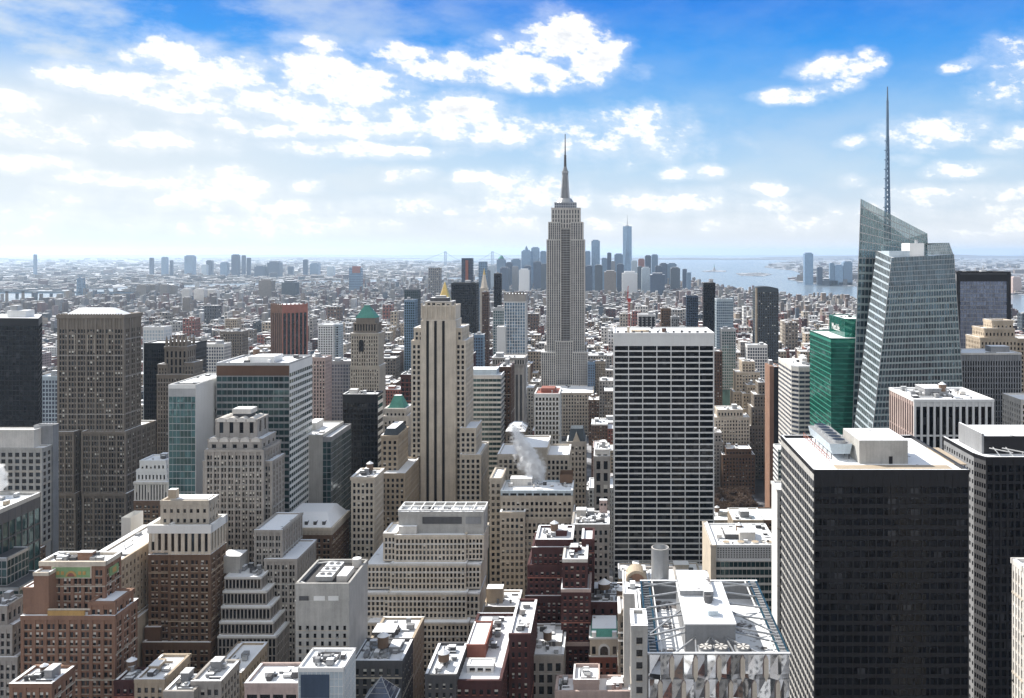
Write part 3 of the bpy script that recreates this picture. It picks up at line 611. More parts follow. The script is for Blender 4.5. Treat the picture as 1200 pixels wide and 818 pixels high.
b.tier(199, 246, 650, 386, 15, T['brown'], z0=zz, par=.3); z2 = b.last[4]; b.tier(176, 199, 650, 388, 12, T['brown'], z0=zz, par=.3)
pt = S('pale_limestone', 3.0, 9.5, .52, .12, .5, .2, 'm', cap=.8)
b.tier(199, 246, 623, 386, 15, pt, z0=z2+.3, par=3.2, parm='white', corn=.4); z3 = b.last[4]; b.tier(176, 199, 623, 388, 12, pt, z0=z2+.3, par=3.2, parm='white', corn=.4)
b.tier(190, 244, 590, 390.5, 9, S('limestone', 3, 4, .55, .6), z0=z3, par=1.5); b.bx('bulkhead', 199, 243, 585, 391.5, 6, 'limestone'); b.bx('chimney', 197, 206, 574, 392, 3, 'tan', zb=z3)
b.bx('bulkhead', 169.5, 188, 735, 386, 7, 'brown', zb=zz); b.done()
b = B('glass_building', 'stepped dark office block whose snowy white ledges climb like stairs, lower left', 264, 323, 392, 'white-ledged stepped block')
lg = S('grey_stone', 1.75, 4.0, .3, .14, .25, .12, 'c', 'glass', 1.2); zz = 0
for (u0, u1, vt, Y, D) in ((256, 323.5, 746, 386, 22), (258, 320, 729, 388, 22), (260, 316.6, 711, 390, 20), (262, 312, 693, 392, 18), (264, 306, 676.5, 394, 15)):
    b.tier(u0, u1, vt, Y, D, lg, z0=zz, par=.35, parm='white'); zz = b.last[4]
b.bx('bulkhead', 258, 281, 652, 399, 9, 'concrete'); b.clutter(3, big=False)
b = B('concrete_building', 'blank grey concrete block with sunken roof plant and five window columns, lower centre left', 347.6, 408.5, 325, 'blank concrete block')
cs = S('concrete', 3.0, 3.1, .62, .42, .3, .28, 'm', cap=15, mix=(.95, .05, 0)); b.tier(347.6, 408.5, 688, 325, 25, cs, faces='F', par=1.6, roof='tar'); x0, x1, y0, y1, z = b.last
bb = MB(); bb.box(x0-.55, x1+.55, y0-.5, y0+.05, z-5.6, z-5.1, 'concrete'); b.part(bb, 'ledge')
sl_ = MB()
for (u0, u1) in ((351, 362), (368, 381), (385, 397)): sl_.box(X(u0, 325), X(u1, 325), 324.5, 325, z-5.1, z-3.4, 'white' if u0 > 360 else 'darkgrey')
b.part(sl_, 'vent_slot')
for k in range(3):
    m_ = MB(); yy = y0+4+k*5.5; m_.box(x0+6, x0+12.5, yy, yy+4.6, z+.6, z+2.6, 'steel', SNOW); m_.cyl(x0+8, yy+2.3, z+2.6, z+3, 1, 1, 'steel', 12, 'darkgrey'); m_.cyl(x0+10.7, yy+2.3, z+2.6, z+3, 1, 1, 'steel', 12, 'darkgrey'); b.part(m_, 'air_unit')
m_ = MB(); m_.box(x0+14, x0+18, y0+5, y0+15, z, z+2.4, 'offwhite', SNOW); b.part(m_, 'bulkhead'); m_ = MB(); m_.cyl(x1-3, y1-4, z, z+3.6, 1.8, 1.8, 'offwhite', 16, SNOW); b.part(m_, 'tank')
m_ = MB(); m_.beam((x0, y0+3, z+1), (x0+5, y0, z+1), .4, 'white'); m_.beam((x0, y1-3, z+1), (x0+9, y1, z+1), .4, 'white'); b.part(m_, 'roof_brace'); b.done()
b = B('glass_building', 'small white-gridded glass cube with snowy roof at the bottom edge left of centre', 350, 403, 285, 'white-gridded cube')
b.tier(350, 402, 785, 285, 14, S('white', 1.6, 2.6, .07, .06, .16, .14, 'c', 'paleblue', .6), par=.8, parm='white'); b.clutter(5, big=False)
x0, x1, y0, y1, z = b.last; m_ = MB(); m_.box(x0+.8, x1-4.6, y0-.35, y0, z-9.5, z-1.6, 'navy'); b.part(m_, 'dark_window'); m_ = MB()
for (p, q) in (((x0+4, y0+4), (x1-4, y0+4)), ((x0+4, y0+10), (x1-4, y0+10)), ((x0+4, y0+4), (x0+4, y0+10)), ((x1-4, y0+4), (x1-4, y0+10))): m_.beam((*p, z+1), (*q, z+1), .6, 'darkgrey')
b.part(m_, 'roof_frame')
b = B('low_building', 'low flat building with long snowy roof and dark front beside the white-gridded cube', 292, 350, 292, 'long snowy low roof')
b.tier(288, 349, 803, 292, 14, S('pink', 5, 4, .2, .2, .3, .2, 'c', 'blackglass', 3.2)); b.clutter(4, big=False, wall='darkgrey')
b = B('low_building', 'low tan building with L-shaped snowy roof right of the white-corniced brown tower', 268, 290, 350, 'snowy L roof')
b.tier(252, 282, 790, 345, 26, T['tan']); b.bx('bulkhead', 262, 283, 772, 360, 14, 'tan'); b.clutter(3, big=False); b.done()
for i, (u0, u1, vt, Y, D, st, lb) in enumerate(((160, 192, 798, 330, 20, 'tan', 'low tan roof with vents at the bottom edge left of the snowy L roof'), (194, 226, 812, 322, 12, 'stone', 'lowest grey roof at the bottom edge beneath the brown tower'), (226, 258, 800, 326, 16, 'stone', 'narrow grey roof at the bottom edge between brown tower and snowy L roof'), (136, 158, 800, 335, 10, 'dred', 'low dark red roof corner at the bottom edge under the cream party wall'))):
    b = B('low_building', lb, u0, u1, Y); b.tier(u0, u1, vt, Y, D, T[st]); b.clutter(5, tank=(i == 3), wall=st if st == 'tan' else 'grey'); b.done()

# ---- centre foreground
b = B('stepped_building', 'big pale limestone office block stepping up in four snowy terraces at centre left', 430, 566, 400, 'four-terraced limestone block')
pl = T['pale']; zz = 0
for (m0, m1, l0, r1, vt, Y, lv) in ((430, 548, 418, 560, 729, 400, 729), (455.5, 546, 430, 561, 695, 403.4, 694), (458.5, 545, 431, 562.5, 661, 406.8, 659)):
    b.tier(m0, m1, vt, Y, 24, pl, z0=zz, faces='F', par=.12, parm='offwhite'); z1_ = b.last[4]
    b.tier(m1, r1, vt, Y+2.2, 22, pl, z0=zz, faces='F', par=.12, parm='offwhite')
    if l0 < m0: b.tier(l0, m0, vt, Y+2, 60, pl, z0=zz, par=.12, parm='offwhite', faces='FL')
    zz = z1_
b.tier(463.6, 545, 628, 410.2, 20, pl, z0=zz, faces='F', par=.7); b.tier(545, 566, 628, 412.4, 18, pl, z0=zz, faces='F', par=.7); z4 = b.last[4]
b.tier(450.5, 463.6, 626, 411, 16, pl, z0=zz, faces='FL', par=.7)
b.last = (X(468, 412), X(567, 412), 412, 424, z4); b.tier(467, 567, 603, 414, 13, BLANK('concrete'), z0=z4, par=1.5); x0, x1, y0, y1, z = b.last
m_ = MB(); m_.box(x0+12, x1-11, y0-.4, y0, z-4.5, z-1.2, 'darkgrey'); m_.box(x1-9, x1-1.5, y0-.4, y0, z-4.5, z-1.2, 'grey'); b.part(m_, 'louvre'); b.bx('bulkhead', 467, 488, 617, 411.4, 2.4, 'offwhite', zb=z4)
tr = MB()
for k in range(9): tr.beam((x0+(x1-x0)*k/8, y0, z+2.2), (x0+(x1-x0)*k/8, y1, z+2.2), .5, 'white')
for yy in (y0, (y0+y1)/2, y1): tr.beam((x0, yy, z+2.2), (x1, yy, z+2.2), .6, 'white')
for k in range(9):
    for yy in (y0+.2, y1-.2): tr.beam((x0+(x1-x0)*k/8, yy, z), (x0+(x1-x0)*k/8, yy, z+2.2), .3, 'white')
b.part(tr, 'roof_trellis'); b.clutter(6, big=False); b.done()
b = B('brick_building', 'dark old building with snowy mechanical roof and water tank at the bottom left of centre', 420, 470, 330, 'water-tank roof')
b.tier(414, 470, 776, 330, 18, S('darkgrey', 3, 4, .55, .4), roof=SNOW3); b.clutter(9, big=True); b.tank(X(449, 338), 338, b.last[4], 2.2, 4.4, 2.5); b.done()
b = B('tan_building', 'tan brick building with snow roof and dark bulkhead before the four-terraced limestone block', 430, 480, 352, 'terrace-front tan building')
b.tier(433, 481, 755, 352, 24, T['tan']); b.bx('bulkhead', 436, 462, 741, 358, 9, 'darkgrey'); b.clutter(6, big=False); b.done()
b = B('brick_building', 'dark brick building with conical water tank on its roof, bottom edge centre', 502, 533, 322, 'conical tank roof')
b.tier(500, 533, 793, 322, 26, S('darkgrey', 3, 3.6, .6, .5, mix=(.5, .1, .4))); b.clutter(5, big=False); b.tank(X(520, 331), 331, b.last[4], 2.2, 3.0, 2); b.done()
b = B('brick_building', 'long dark red brick building with white penthouse dormer and deep snow, bottom centre', 534, 586, 325, 'dormered brick block')
b.tier(534, 586, 800, 325, 60, S('darkbrick', 3.1, 3.6, .5, .42, mix=(.5, .1, .4)), par=1.2); zz = b.last[4]
b.tier(549, 577, 780, 333, 5, S('white', 3.1, 4, .3, .35, cap=.5), z0=zz, par=.4, parm='white'); b.tier(547, 569, 757, 345, 22, BLANK('redbrick'), z0=zz, par=.6); b.last = (X(560, 350), X(586, 350), 350, 382, zz); b.clutter(7, big=False); b.done()
b = B('brick_building', 'dark narrow brick building with flat snow roof right of the dormered brick block', 600, 620, 345, 'narrow dark brick block')
b.tier(598, 620, 745, 345, 34, S('darkbrick', 2.9, 4.2, .6, .5, mix=(.4, .1, .5))); b.clutter(3, big=False); b.done()
b = B('low_building', 'ornate dark stone building with broken snowy roofs below the tall dark red brick building', 619, 660, 362, 'ornate dark stone building')
b.tier(620, 659, 770, 362, 30, S('grey_stone', 3.6, 5, .4, .3)); b.bx('bulkhead', 640, 658, 752, 372, 12, 'grey_stone'); b.clutter(8, big=True); b.done()
b = B('brick_building', 'tall dark red brick building with stepped left edge and snowy parapets, centre', 618, 664, 400, 'tall dark red brick block')
dr = T['dred']
b.tier(617, 664, 700, 399, 24, dr); zz = b.last[4]; b.tier(619.5, 664, 664, 400, 23, dr, z0=zz); zz = b.last[4]; b.tier(624.6, 666, 643, 401, 21, dr, z0=zz); zz = b.last[4]; b.tier(629, 670, 634, 402, 20, dr, z0=zz); b.clutter(4, wall='darkbrick')
b.done()
b = B('brick_building', 'twin dark red brick wing with white cornices in front of its taller neighbour', 659, 691, 384, 'front dark red wing')
b.tier(659, 690, 755, 383, 24, dr, par=.9, parm='pink'); zz = b.last[4]; b.tier(659, 691, 692, 384, 24, dr, z0=zz, par=.9, parm='pink'); zz = b.last[4]; b.tier(660.6, 687, 657, 385, 21, dr, z0=zz, par=1.0, parm='offwhite'); b.clutter(5, wall='darkbrick')
b.tier(683, 695, 634, 404, 16, dr, z0=zz*.7); b.done()
b = B('brick_building', 'low dark red building with two snow-capped water tanks right of the dark red wing', 691, 732, 392, 'twin tank roof')
b.tier(691, 732, 707, 392, 22, S('darkbrick', 4, 6, .7, .6), roof=SNOW3); b.clutter(7, wall='darkgrey'); x0, x1, y0, y1, z = b.last; b.tank(X(708, 402), 402, z, 2.9, 2.6, 3.2); b.tank(X(727.5, 395), 395, z, 2.1, 4, 1.4); b.done()
b = B('townhouse', 'dark brick house with green copper mansard and white arched stone front, low centre right', 692, 724, 372, 'green mansard house')
b.tier(692, 724, 770, 372, 16, S('redbrick', 3, 4, .5, .45)); zz = b.last[4]; x0, x1, y0, y1, _ = b.last
m_ = MB(); h = Z(747, 372); m_.box(x0-.3, x1+.3, y0-.5, y1, zz, h, 'pale_limestone'); m_.box(x0-.7, x1+.7, y0-.9, y1, zz+.4, zz+1, 'white'); m_.box(x0-.7, x1+.7, y0-.9, y1, h-.5, h+.2, 'white'); b.part(m_, 'stone_front')
m_ = MB(); h2 = Z(737, 374); m_.hexa([(x0, y0, h+.2), (x1, y0, h+.2), (x1, y1, h+.2), (x0, y1, h+.2), (x0+.6, y0+2.4, h2), (x1-.6, y0+2.4, h2), (x1-.6, y1, h2), (x0+.6, y1, h2)], 'copper', SNOW2); b.part(m_, 'mansard_roof')
xc = X(708, 372); fr = ((0, y0-.5), (1, 0), (0, -1)); m_ = MB(); m_.arch(fr, xc, 2.6, zz+3.6, 0, .5, 'white', 12); m_.obox(fr, xc-2.6, xc+2.6, 0, .5, zz+1, zz+3.6, 'white'); b.part(m_, 'arch_surround')
m_ = MB(); m_.arch(fr, xc, 1.8, zz+3.5, .5, .6, 'glass', 12); m_.obox(fr, xc-1.8, xc+1.8, .5, .6, zz+1.4, zz+3.5, 'glass'); b.part(m_, 'arched_window')
for k in (-4.6, 4.6):
    m_ = MB(); m_.obox(fr, xc+k-.8, xc+k+.8, 0, .12, zz+1.6, zz+5, 'glass'); b.part(m_, 'window')
    m_ = MB(); m_.box(xc+k-1, xc+k+1, y0, y0+2.2, h+.2, h+2.3, 'white', SNOW); b.part(m_, 'dormer')
b.done()
b = B('townhouse', 'slim brown building with a rounded gable between green mansard house and trussed tower', 726, 747, 352, 'round-gabled slim building')
b.tier(726, 748, 722, 352, 18, S('umber', 2.2, 3.8, .45, .4)); x0, x1, y0, y1, z = b.last; fr = ((0, y0-.4), (1, 0), (0, -1)); xc = (x0+x1)/2
m_ = MB(); m_.arch(fr, xc, 3.6, z+.6, -1, .4, 'umber', 14); m_.arch(fr, xc, 2.9, z+.6, .4, .55, 'pale_limestone', 14); b.part(m_, 'gable'); m_ = MB(); m_.arch(fr, xc, 1.8, z+.8, .55, .65, 'glass', 12); b.part(m_, 'round_window')
m_ = MB(); m_.box(x0-.6, x1+.6, y0-.9, y0, z-7, z-6.4, 'white'); m_.box(x0-.6, x1+.6, y0-.9, y0, z-10.4, z-9.8, 'white'); b.part(m_, 'cornice'); b.done()
b = B('low_building', 'low pink-walled building with walled snowy roof at the bottom edge near the trussed tower', 652, 738, 338, 'pink walled roof')
b.tier(652, 738, 812, 338, 12, S('pink', 3, 4, .5, .4)); x0, x1, y0, y1, z = b.last; b.tier(672, 702, 800, 340, 13, BLANK('pink'), z0=z, par=1.4); b.clutter(3, big=False); b.last = (X(705, 342), x1, y0, y1, z); b.clutter(6, big=True, wall='pink'); b.last = (x0, X(670, 340), y0, y1, z); b.clutter(3, big=False); b.done()
b = B('low_building', 'grey building with arched shed and tall open steel cylinder on its roof, centre right', 731, 790, 342, 'cylinder-topped roof')
b.tier(731, 764, 697, 342, 26, BLANK('offwhite'), par=.5, roof=SNOW2); b.clutter(6, wall='steel'); x0, x1, y0, y1, z = b.last; b.tier(757, 795, 692, 346, 24, T['stone'], par=.8); z2 = b.last[4]
fr = ((0, y0+14), (1, 0), (0, -1)); xc = X(746, y0+14); m_ = MB(); m_.arch(fr, xc, 4.6, z, -8, .3, 'tan', 14); m_.arch(fr, xc, 3.4, z, .3, .4, 'brick', 14); b.part(m_, 'arched_shed')
m_ = MB(); cx, cyy = X(773.5, 356), 356; zt = Z(641, 356); m_.cyl(cx, cyy, z2, zt, 3.8, 3.8, 'steel', 28, cap=False); m_.cyl(cx, cyy, zt-3, zt, 3.3, 3.3, 'steel', 28, cap=False); m_.cyl(cx, cyy, zt-3.1, zt-3, 3.3, 3.3, SNOW, 28)
k = len(m_.v); m_.cyl(cx, cyy, zt-.2, zt+.01, 3.8, 3.3, 'offwhite', 28, cap=False); b.part(m_, 'steel_cylinder'); b.last = (X(764, 347), X(795, 347), 347, 354, z2); b.clutter(4, big=False); b.done()
b = B('office_building', 'white roofed building with perforated metal screen and banded glass right of the white-banded slab', 839, 905, 455, 'perforated screen building')
b.tier(839, 911, 657, 455, 36, S('offwhite', 2.4, 4.2, .06, .3, .2, .3, 'c', 'darkteal', .5), par=.2); zz = b.last[4]; b.tier(839, 911, 640, 455, 36, BLANK('white'), z0=zz, par=.8); zz = b.last[4]
x0, x1, y0, y1, z = b.last; m_ = MB()
for j in range(5):
    for i in range(22): m_.box(x0+.8+i*1.48, x0+1.5+i*1.48, y0-.36, y0-.2, z-6.2+j*1.2, z-5.6+j*1.2, 'darkgrey')
b.part(m_, 'perforated_screen'); b.tier(833, 839, 640, 452, 40, BLANK('pale_limestone'), par=.6); b.last = (x0, x1, y0, y1, z); b.clutter(10, wall='offwhite'); b.bx('penthouse', 850, 872, 626, 466, 12, 'darkgrey', zb=z)
for k in range(4): m_ = MB(); m_.cyl(x0+6+k*8, y0+3, z, z+1.5, 2, 2, 'white', 18, 'tan'); b.part(m_, 'fan')
b = B('office_tower', 'thin white slab edge-on against the left side of the big black tower', 905, 918, 360, 'thin white slab')
b.tier(912, 925, 575, 362, 13, S('offwhite', 2, 3.6, .5, .4), sides=BLANK('white'), par=.6); b.done()
# ---- middle distance, left
b = B('office_tower', 'dark glass office tower at the far left edge with white rooftop plant', -20, 44, 620, 'dark edge tower')
Yc = 625; xr, zt = X(45, Yc), Z(373, Yc); pts = [(xr-52, Yc+6), (xr, Yc), (xr*1.061+3, Yc+38), (xr*1.061-50, Yc+44)]
HER.append((-40, 47, 371, 505, Yc, (xr-52, xr, Yc, Yc+44), b, zt)); g = MB(); g.prism(pts, 0, zt, 'blackglass', SNOW); b.part(g, 'glazing'); w = MB()
for p, q in ((pts[0], pts[1]), (pts[1], pts[2])):
    L = math.dist(p, q); tx, ty = (q[0]-p[0])/L, (q[1]-p[1])/L; b.grid(w, 'X', (p, (tx, ty), (ty, -tx)), L, 0, zt, 80, S('black', 3, 3.8, .08, .16, .12, .16, 'c', cap=6))
b.part(w, 'mullion_grid'); b.bx('roof_plant', 8, 30, 364, 634, 10, 'white', zb=zt); b.bx('roof_plant', 12, 20, 358, 637, 6, 'steel', zb=zt)
b = B('stone_tower', 'massive umber stone tower with snowy hipped roof and deep wings at left', 69, 145, 620, 'massive umber tower')
um = T['umber']; b.tier(55, 88, 580, 612, 44, um, vb=650); zz = b.last[4]; b.tier(98, 147, 580, 612, 44, um, vb=650)
b.tier(57, 86, 507, 616, 38, um, z0=zz, vb=650); b.tier(97, 147, 507, 616, 40, um, z0=zz, vb=650); z2 = b.last[4]; b.tier(86, 97, 507, 632, 20, um, z0=0)
b.tier(69, 145, 372, 622, 22, S('umber', 2.3, 4.1, .42, .30, mix=(.76, .08, .16), grp=3, dp=.8, ds=.2, cap=9), z0=z2, par=2.2, corn=.5); x0, x1, y0, y1, z = b.last
m_ = MB(); q = 4; m_.hexa([(x0+2, y0+1.5, z+1), (x1-5, y0+1.5, z+1), (x1-5, y1-1.5, z+1), (x0+2, y1-1.5, z+1), (x0+9, y0+9, z+6.5), (x1-14, y0+9, z+6.5), (x1-14, y1-9, z+6.5), (x0+9, y1-9, z+6.5)], SNOW, SNOW); b.part(m_, 'hipped_roof')
fr = ((0, y0), (1, 0), (0, -1))
for k in range(3):
    m_ = MB(); xc = x0+(x1-x0)*(.2+.3*k); m_.arch(fr, xc, 2.7, z-13, .3, .6, 'umber', 10)
    for dx in (-2.7, 2.3): m_.obox(fr, xc+dx, xc+dx+.4, .3, .75, z-26, z-13, 'limestone')
    b.part(m_, 'arched_bay')
m_ = MB()
for k in range(24): m_.box(x0+k*(x1-x0)/24, x0+(k+.5)*(x1-x0)/24, y0-.9, y0-.4, z+.8, z+2.8, 'umber')
b.part(m_, 'crest'); b.done()
b = B('office_building', 'pale grey low block with snow decks at left in front of massive umber tower', 0, 57, 560, 'pale deck block')
b.tier(-40, 49, 526, 560, 9, S('concrete', 4.6, 4.4, .35, .35, mix=(.8, .2, 0)), par=.7, vb=600); zz = b.last[4]; b.tier(-20, 40, 505, 563, 8, BLANK('offwhite'), z0=zz, par=.8, vb=530); b.tier(40, 62, 500, 570, 6, BLANK('grey'), vb=530); b.done()
b = B('office_tower', 'plain black glass slab behind the brown pinnacled tower at left', 169, 230, 740, 'plain black slab')
b.tier(169, 228, 403, 740, 22, S('black', 1.6, 3.8, .3, .3, .25, .1, 'c', 'blackglass', 5), vb=515, sides=S('darkgrey', 1.6, 3.8, .3, .3, .25, .1, 'c', 'blackglass', 5))
b = B('gothic_tower', 'slender brown stone tower crowned with a ring of spiky pinnacles at left', 185, 231, 660, 'pinnacled brown tower')
g = S('umber', 2.2, 3.6, .55, .3, mix=(.8, .15, .05)); b.tier(185, 226, 440, 660, 18, g, vb=525); zz = b.last[4]; b.tier(186, 196, 428, 661, 14, g, z0=zz); b.tier(217, 227, 426, 661, 14, g, z0=zz)
b.tier(194, 219, 408, 663, 13, S('umber', 3.6, 6, .5, .2, mix=(.95, .05, 0)), z0=zz, par=1.5, corn=.4); x0, x1, y0, y1, z = b.last; m_ = MB()
for k in range(6):
    for yy in (y0+.5, y1-.5):
        xx = x0+.7+k*(x1-x0-1.4)/5; m_.box(xx-.8, xx+.8, yy-.8, yy+.8, z, z+6, 'umber'); m_.cyl(xx, yy, z+6, z+10.5, 1.0, 0, 'umber', 6)
m_.box(x0+2, x1-2, y0+2, y1-2, z, z+5, 'umber', SNOW); b.part(m_, 'pinnacle_crown'); b.done()
b = B('glass_building', 'white-flanked slab tower with teal glass front at left', 198, 229, 450, 'white-flanked teal slab')
b.tier(198, 229, 454, 450, 42, S('steel', 2.2, 3.7, .06, .10, .12, .1, 'c', 'tealglass', 5), faces='FL', sides=BLANK('white'), par=1.6, parm='white', vb=590)
x0, x1, y0, y1, z = b.last; m_ = MB()
for j in range(5):
    for i in range(3): m_.box(x1+.25, x1+.36, y0+22+i*6, y0+23.2+i*6, z-18-j*7, z-16-j*7, 'glass')
b.part(m_, 'flank_window'); b.clutter(5, big=False); m_ = MB(); m_.box(x0+2, x1-2, y0+6, y1-6, z, z+1.4, 'darkgrey', SNOW2); b.part(m_, 'bulkhead')
b = B('stone_tower', 'grey art deco tower stepping up to scalloped crown rows, left of centre', 242, 308, 430, 'scalloped deco tower')
g = S('grey_stone', 1.75, 3.15, .40, .32, .7, .25, mix=(.70, .06, .24), grp=2)
b.tier(242, 308, 528, 430, 22, g, vb=690, par=.6); zz = b.last[4]; b.tier(240, 318, 541, 433, 16, g, vb=690, par=.6); b.tier(245, 306, 515, 432, 18, S('grey_stone', 5.4, 6, .6, .3, .5, .3), z0=zz, par=.4); z2 = b.last[4]
x0, x1, y0, y1, _ = b.last; m_ = MB(); fr = ((0, y0-.5), (1, 0), (0, -1))
for k in range(5): m_.arch(fr, x0+2.7+k*(x1-x0-5.4)/4, 2.4, z2-1.2, -1, .5, 'offwhite', 10)
b.part(m_, 'scallop_row'); b.tier(254, 301, 492, 435, 13, S('grey_stone', 5.2, 10, .6, .3, .5, .3, cap=.5), z0=z2, par=.4); z3 = b.last[4]; x0, x1, y0, y1, _ = b.last; m_ = MB(); fr = ((0, y0-.5), (1, 0), (0, -1))
for k in range(4): m_.arch(fr, x0+2.7+k*(x1-x0-5.4)/3, 2.4, z3-1.0, -12, .5, 'offwhite', 10)
b.part(m_, 'scallop_row'); b.bx('crown_box', 273, 293, 479, 439, 7, 'darkgrey', zb=z3); b.bx('crown_cap', 272, 294, 479.5, 438.5, 8, 'offwhite', zb=Z(485, 438.5))
b.tier(300, 330, 622, 405, 26, g, par=.7); b.tier(312, 347, 656, 402, 26, g, par=.7); b.done()
b = B('office_building', 'wide teal glass office block with pale floor bands and snow roof, left of centre', 254, 339, 470, 'wide teal banded block')
g = S('steel', 3.0, 3.8, .05, .30, .15, .25, 'c', 'darkteal', 7, spm='grey'); b.tier(254, 339, 427, 470, 36, g, vb=610, sides=S('white', 3.0, 3.8, .05, .42, .15, .35, 'c', 'darkteal', 5)); x0, x1, y0, y1, z = b.last; m_ = MB()
m_.box(x0, x1, y0-.5, y0-.2, z-6.3, z-.7, 'bronze'); b.part(m_, 'louvre_band'); b.clutter(7, wall='white'); b.bx('penthouse', 290, 312, 418, 485, 14, 'offwhite', zb=z)
b = B('office_building', 'grey concrete box with one dark strip and a dark glass end, left of centre', 339, 387, 500, 'dark-stripped concrete box')
b.tier(339, 378, 511, 500, 40, BLANK('concrete'), vb=605, par=.9); x0, x1, y0, y1, z = b.last; m_ = MB(); m_.box(x0+.8, x0+6, y0-.42, y0-.25, z-14, z-2, 'darkgrey')
for k in range(9): m_.box(x0+2, x0+4.6, y0-.42, y0-.25, z-18-k*4.4, z-17.4-k*4.4, 'darkgrey')
b.part(m_, 'dark_strip'); b.clutter(7, wall='offwhite'); b.tier(378, 388, 514, 500.5, 39, S('grey', 2.5, 3.7, .08, .1, .12, .1, 'c', 'darkteal', 2), vb=605)
b = B('mansard_building', 'broad tan building with snow-covered mansard and dormers, left of centre below the dark-stripped concrete box', 326, 388, 452, 'snowy mansard')
b.tier(324, 388, 626, 452, 30, T['brown'], par=.4, vb=670); x0, x1, y0, y1, z = b.last; b.tier(323.5, 388.5, 620, 451.7, 30.6, S('limestone', 2.4, 5, .4, .2), z0=z, par=.7, parm='pale_limestone'); z = b.last[4]
m_ = MB(); m_.hexa([(x0, y0, z), (x1, y0, z), (x1, y1, z), (x0, y1, z), (x0+5, y0+9, z+6.5), (x1-5, y0+9, z+6.5), (x1-5, y1-5, z+6.5), (x0+5, y1-5, z+6.5)], SNOW, SNOW); b.part(m_, 'mansard_roof')
for k in range(5): m_ = MB(); xx = x0+5+k*4.8; m_.box(xx, xx+1.6, y0+2, y0+6, z+1, z+3.4, 'darkgrey', SNOW); b.part(m_, 'dormer')
b.done()
b = B('office_tower', 'black box tower with white-striped right flank, left of the three-striped tower', 402, 442.5, 560, 'white-striped black box')
b.tier(402, 442.5, 463.5, 560, 13, S('black', 2.4, 3.8, .25, .30, .2, .1, 'c', 'blackglass', 5), vb=550, sides=S('white', 60, 5.2, .02, .45, .2, .3, 'c', 'black', 1)); b.clutter(5, wall='offwhite')
b = B('stone_building', 'pale stone corner building with tall top windows below the white-striped black box', 413, 438, 470, 'pale corner building')
b.tier(413, 438, 561, 470, 19, S('pale_limestone', 2.35, 3.6, .42, .36, mix=(.85, .1, .05)), vb=660, par=1, corn=.5); b.clutter(6, wall='grey'); b.done()
b = B('stone_tower', 'ornate stone tower with green pyramid roof, left of the three-striped tower', 411, 443, 780, 'green pyramid tower')
g = S('limestone', 2.3, 3.5, .55, .34, mix=(.78, .14, .08)); b.tier(411, 444, 430, 780, 22, g, vb=465); zz = b.last[4]; b.tier(412, 443, 391, 781, 19, g, z0=zz, par=.6, corn=.6); zz = b.last[4]; b.tier(415, 441, 379, 783, 16, S('umber', 2.6, 7, .5, .3, cap=1), z0=zz, par=.6, corn=.5); zz = b.last[4]; x0, x1, y0, y1, z = b.last
m_ = MB(); m_.box(x0+1.5, x1-1.5, y0+1, y1-1, z, z+5, 'umber'); m_.hexa([(x0+1, y0+.6, z+5), (x1-1, y0+.6, z+5), (x1-1, y1-.6, z+5), (x0+1, y1-.6, z+5), (x0+7, y0+6, z+15), (x1-8, y0+6, z+15), (x1-8, y1-6, z+15), (x0+7, y1-6, z+15)], 'copper'); b.part(m_, 'pyramid_roof'); m_ = MB(); m_.box(x0+7.5, x1-8.5, y0+6.5, y1-6.5, z+15, z+17, 'copper', SNOW); b.part(m_, 'roof_lantern')
m_ = MB(); xc = (x0+x1)/2-3; fr = ((0, 780.9), (1, 0), (0, -1)); m_.arch(fr, xc, 2.4, Z(401, 781), .4, .7, 'glass', 10); m_.obox(fr, xc-2.4, xc+2.4, .4, .7, Z(412, 781), Z(401, 781), 'glass'); b.part(m_, 'arched_window'); b.done()
b = B('stone_building', 'grey stone building topped by a small green pyramid roof, left of the three-striped tower', 450, 479, 590, 'small green pyramid')
b.tier(450, 477, 489, 590, 24, S('offwhite', 2.6, 3.7, .5, .4), vb=520); zz = b.last[4]; b.tier(452, 475, 480, 592, 16, S('offwhite', 3, 4, .5, .3), z0=zz, corn=.5); x0, x1, y0, y1, z = b.last
m_ = MB(); m_.hexa([(x0+1, y0+1, z), (x1-1, y0+1, z), (x1-1, y1-1, z), (x0+1, y1-1, z), (x0+4.5, y0+6, z+9), (x1-4.5, y0+6, z+9), (x1-4.5, y1-6, z+9), (x0+4.5, y1-6, z+9)], 'copper', SNOW); b.part(m_, 'pyramid_roof'); b.done()
b = B('stone_building', 'tan building with dark mansard squeezed between black box and three-striped tower', 448, 467, 530, 'dark mansard building')
b.tier(448, 466, 512, 530, 26, T['tan'], vb=560, corn=.4); x0, x1, y0, y1, z = b.last; m_ = MB(); m_.hexa([(x0, y0, z), (x1, y0, z), (x1, y1, z), (x0, y1, z), (x0+2, y0+2, z+5), (x1-2, y0+2, z+5), (x1-2, y1-2, z+5), (x0+2, y1-2, z+5)], 'slate', SNOW); b.part(m_, 'mansard_roof'); b.tier(447, 474, 556, 520, 40, T['tan'], vb=600); b.done()
b = B('office_tower', 'square rust-brown tower with vertical ribs standing behind the wide teal banded block', 313, 354, 1330, 'rust ribbed tower')
Yc = 1330; x0, xm, x1 = X(313, Yc), X(331, Yc), X(354, Yc); pts = [(x0, Yc+18), (xm, Yc), (x1, Yc+22), (xm+2, Yc+46)]; zt = Z(356, Yc)
HER.append((313, 354, 355, 415, Yc, (x0, x1, Yc, Yc+46), b, zt)); g = MB(); g.prism(pts, 0, zt-2, 'bronze', SNOW); b.part(g, 'wall'); w = MB()
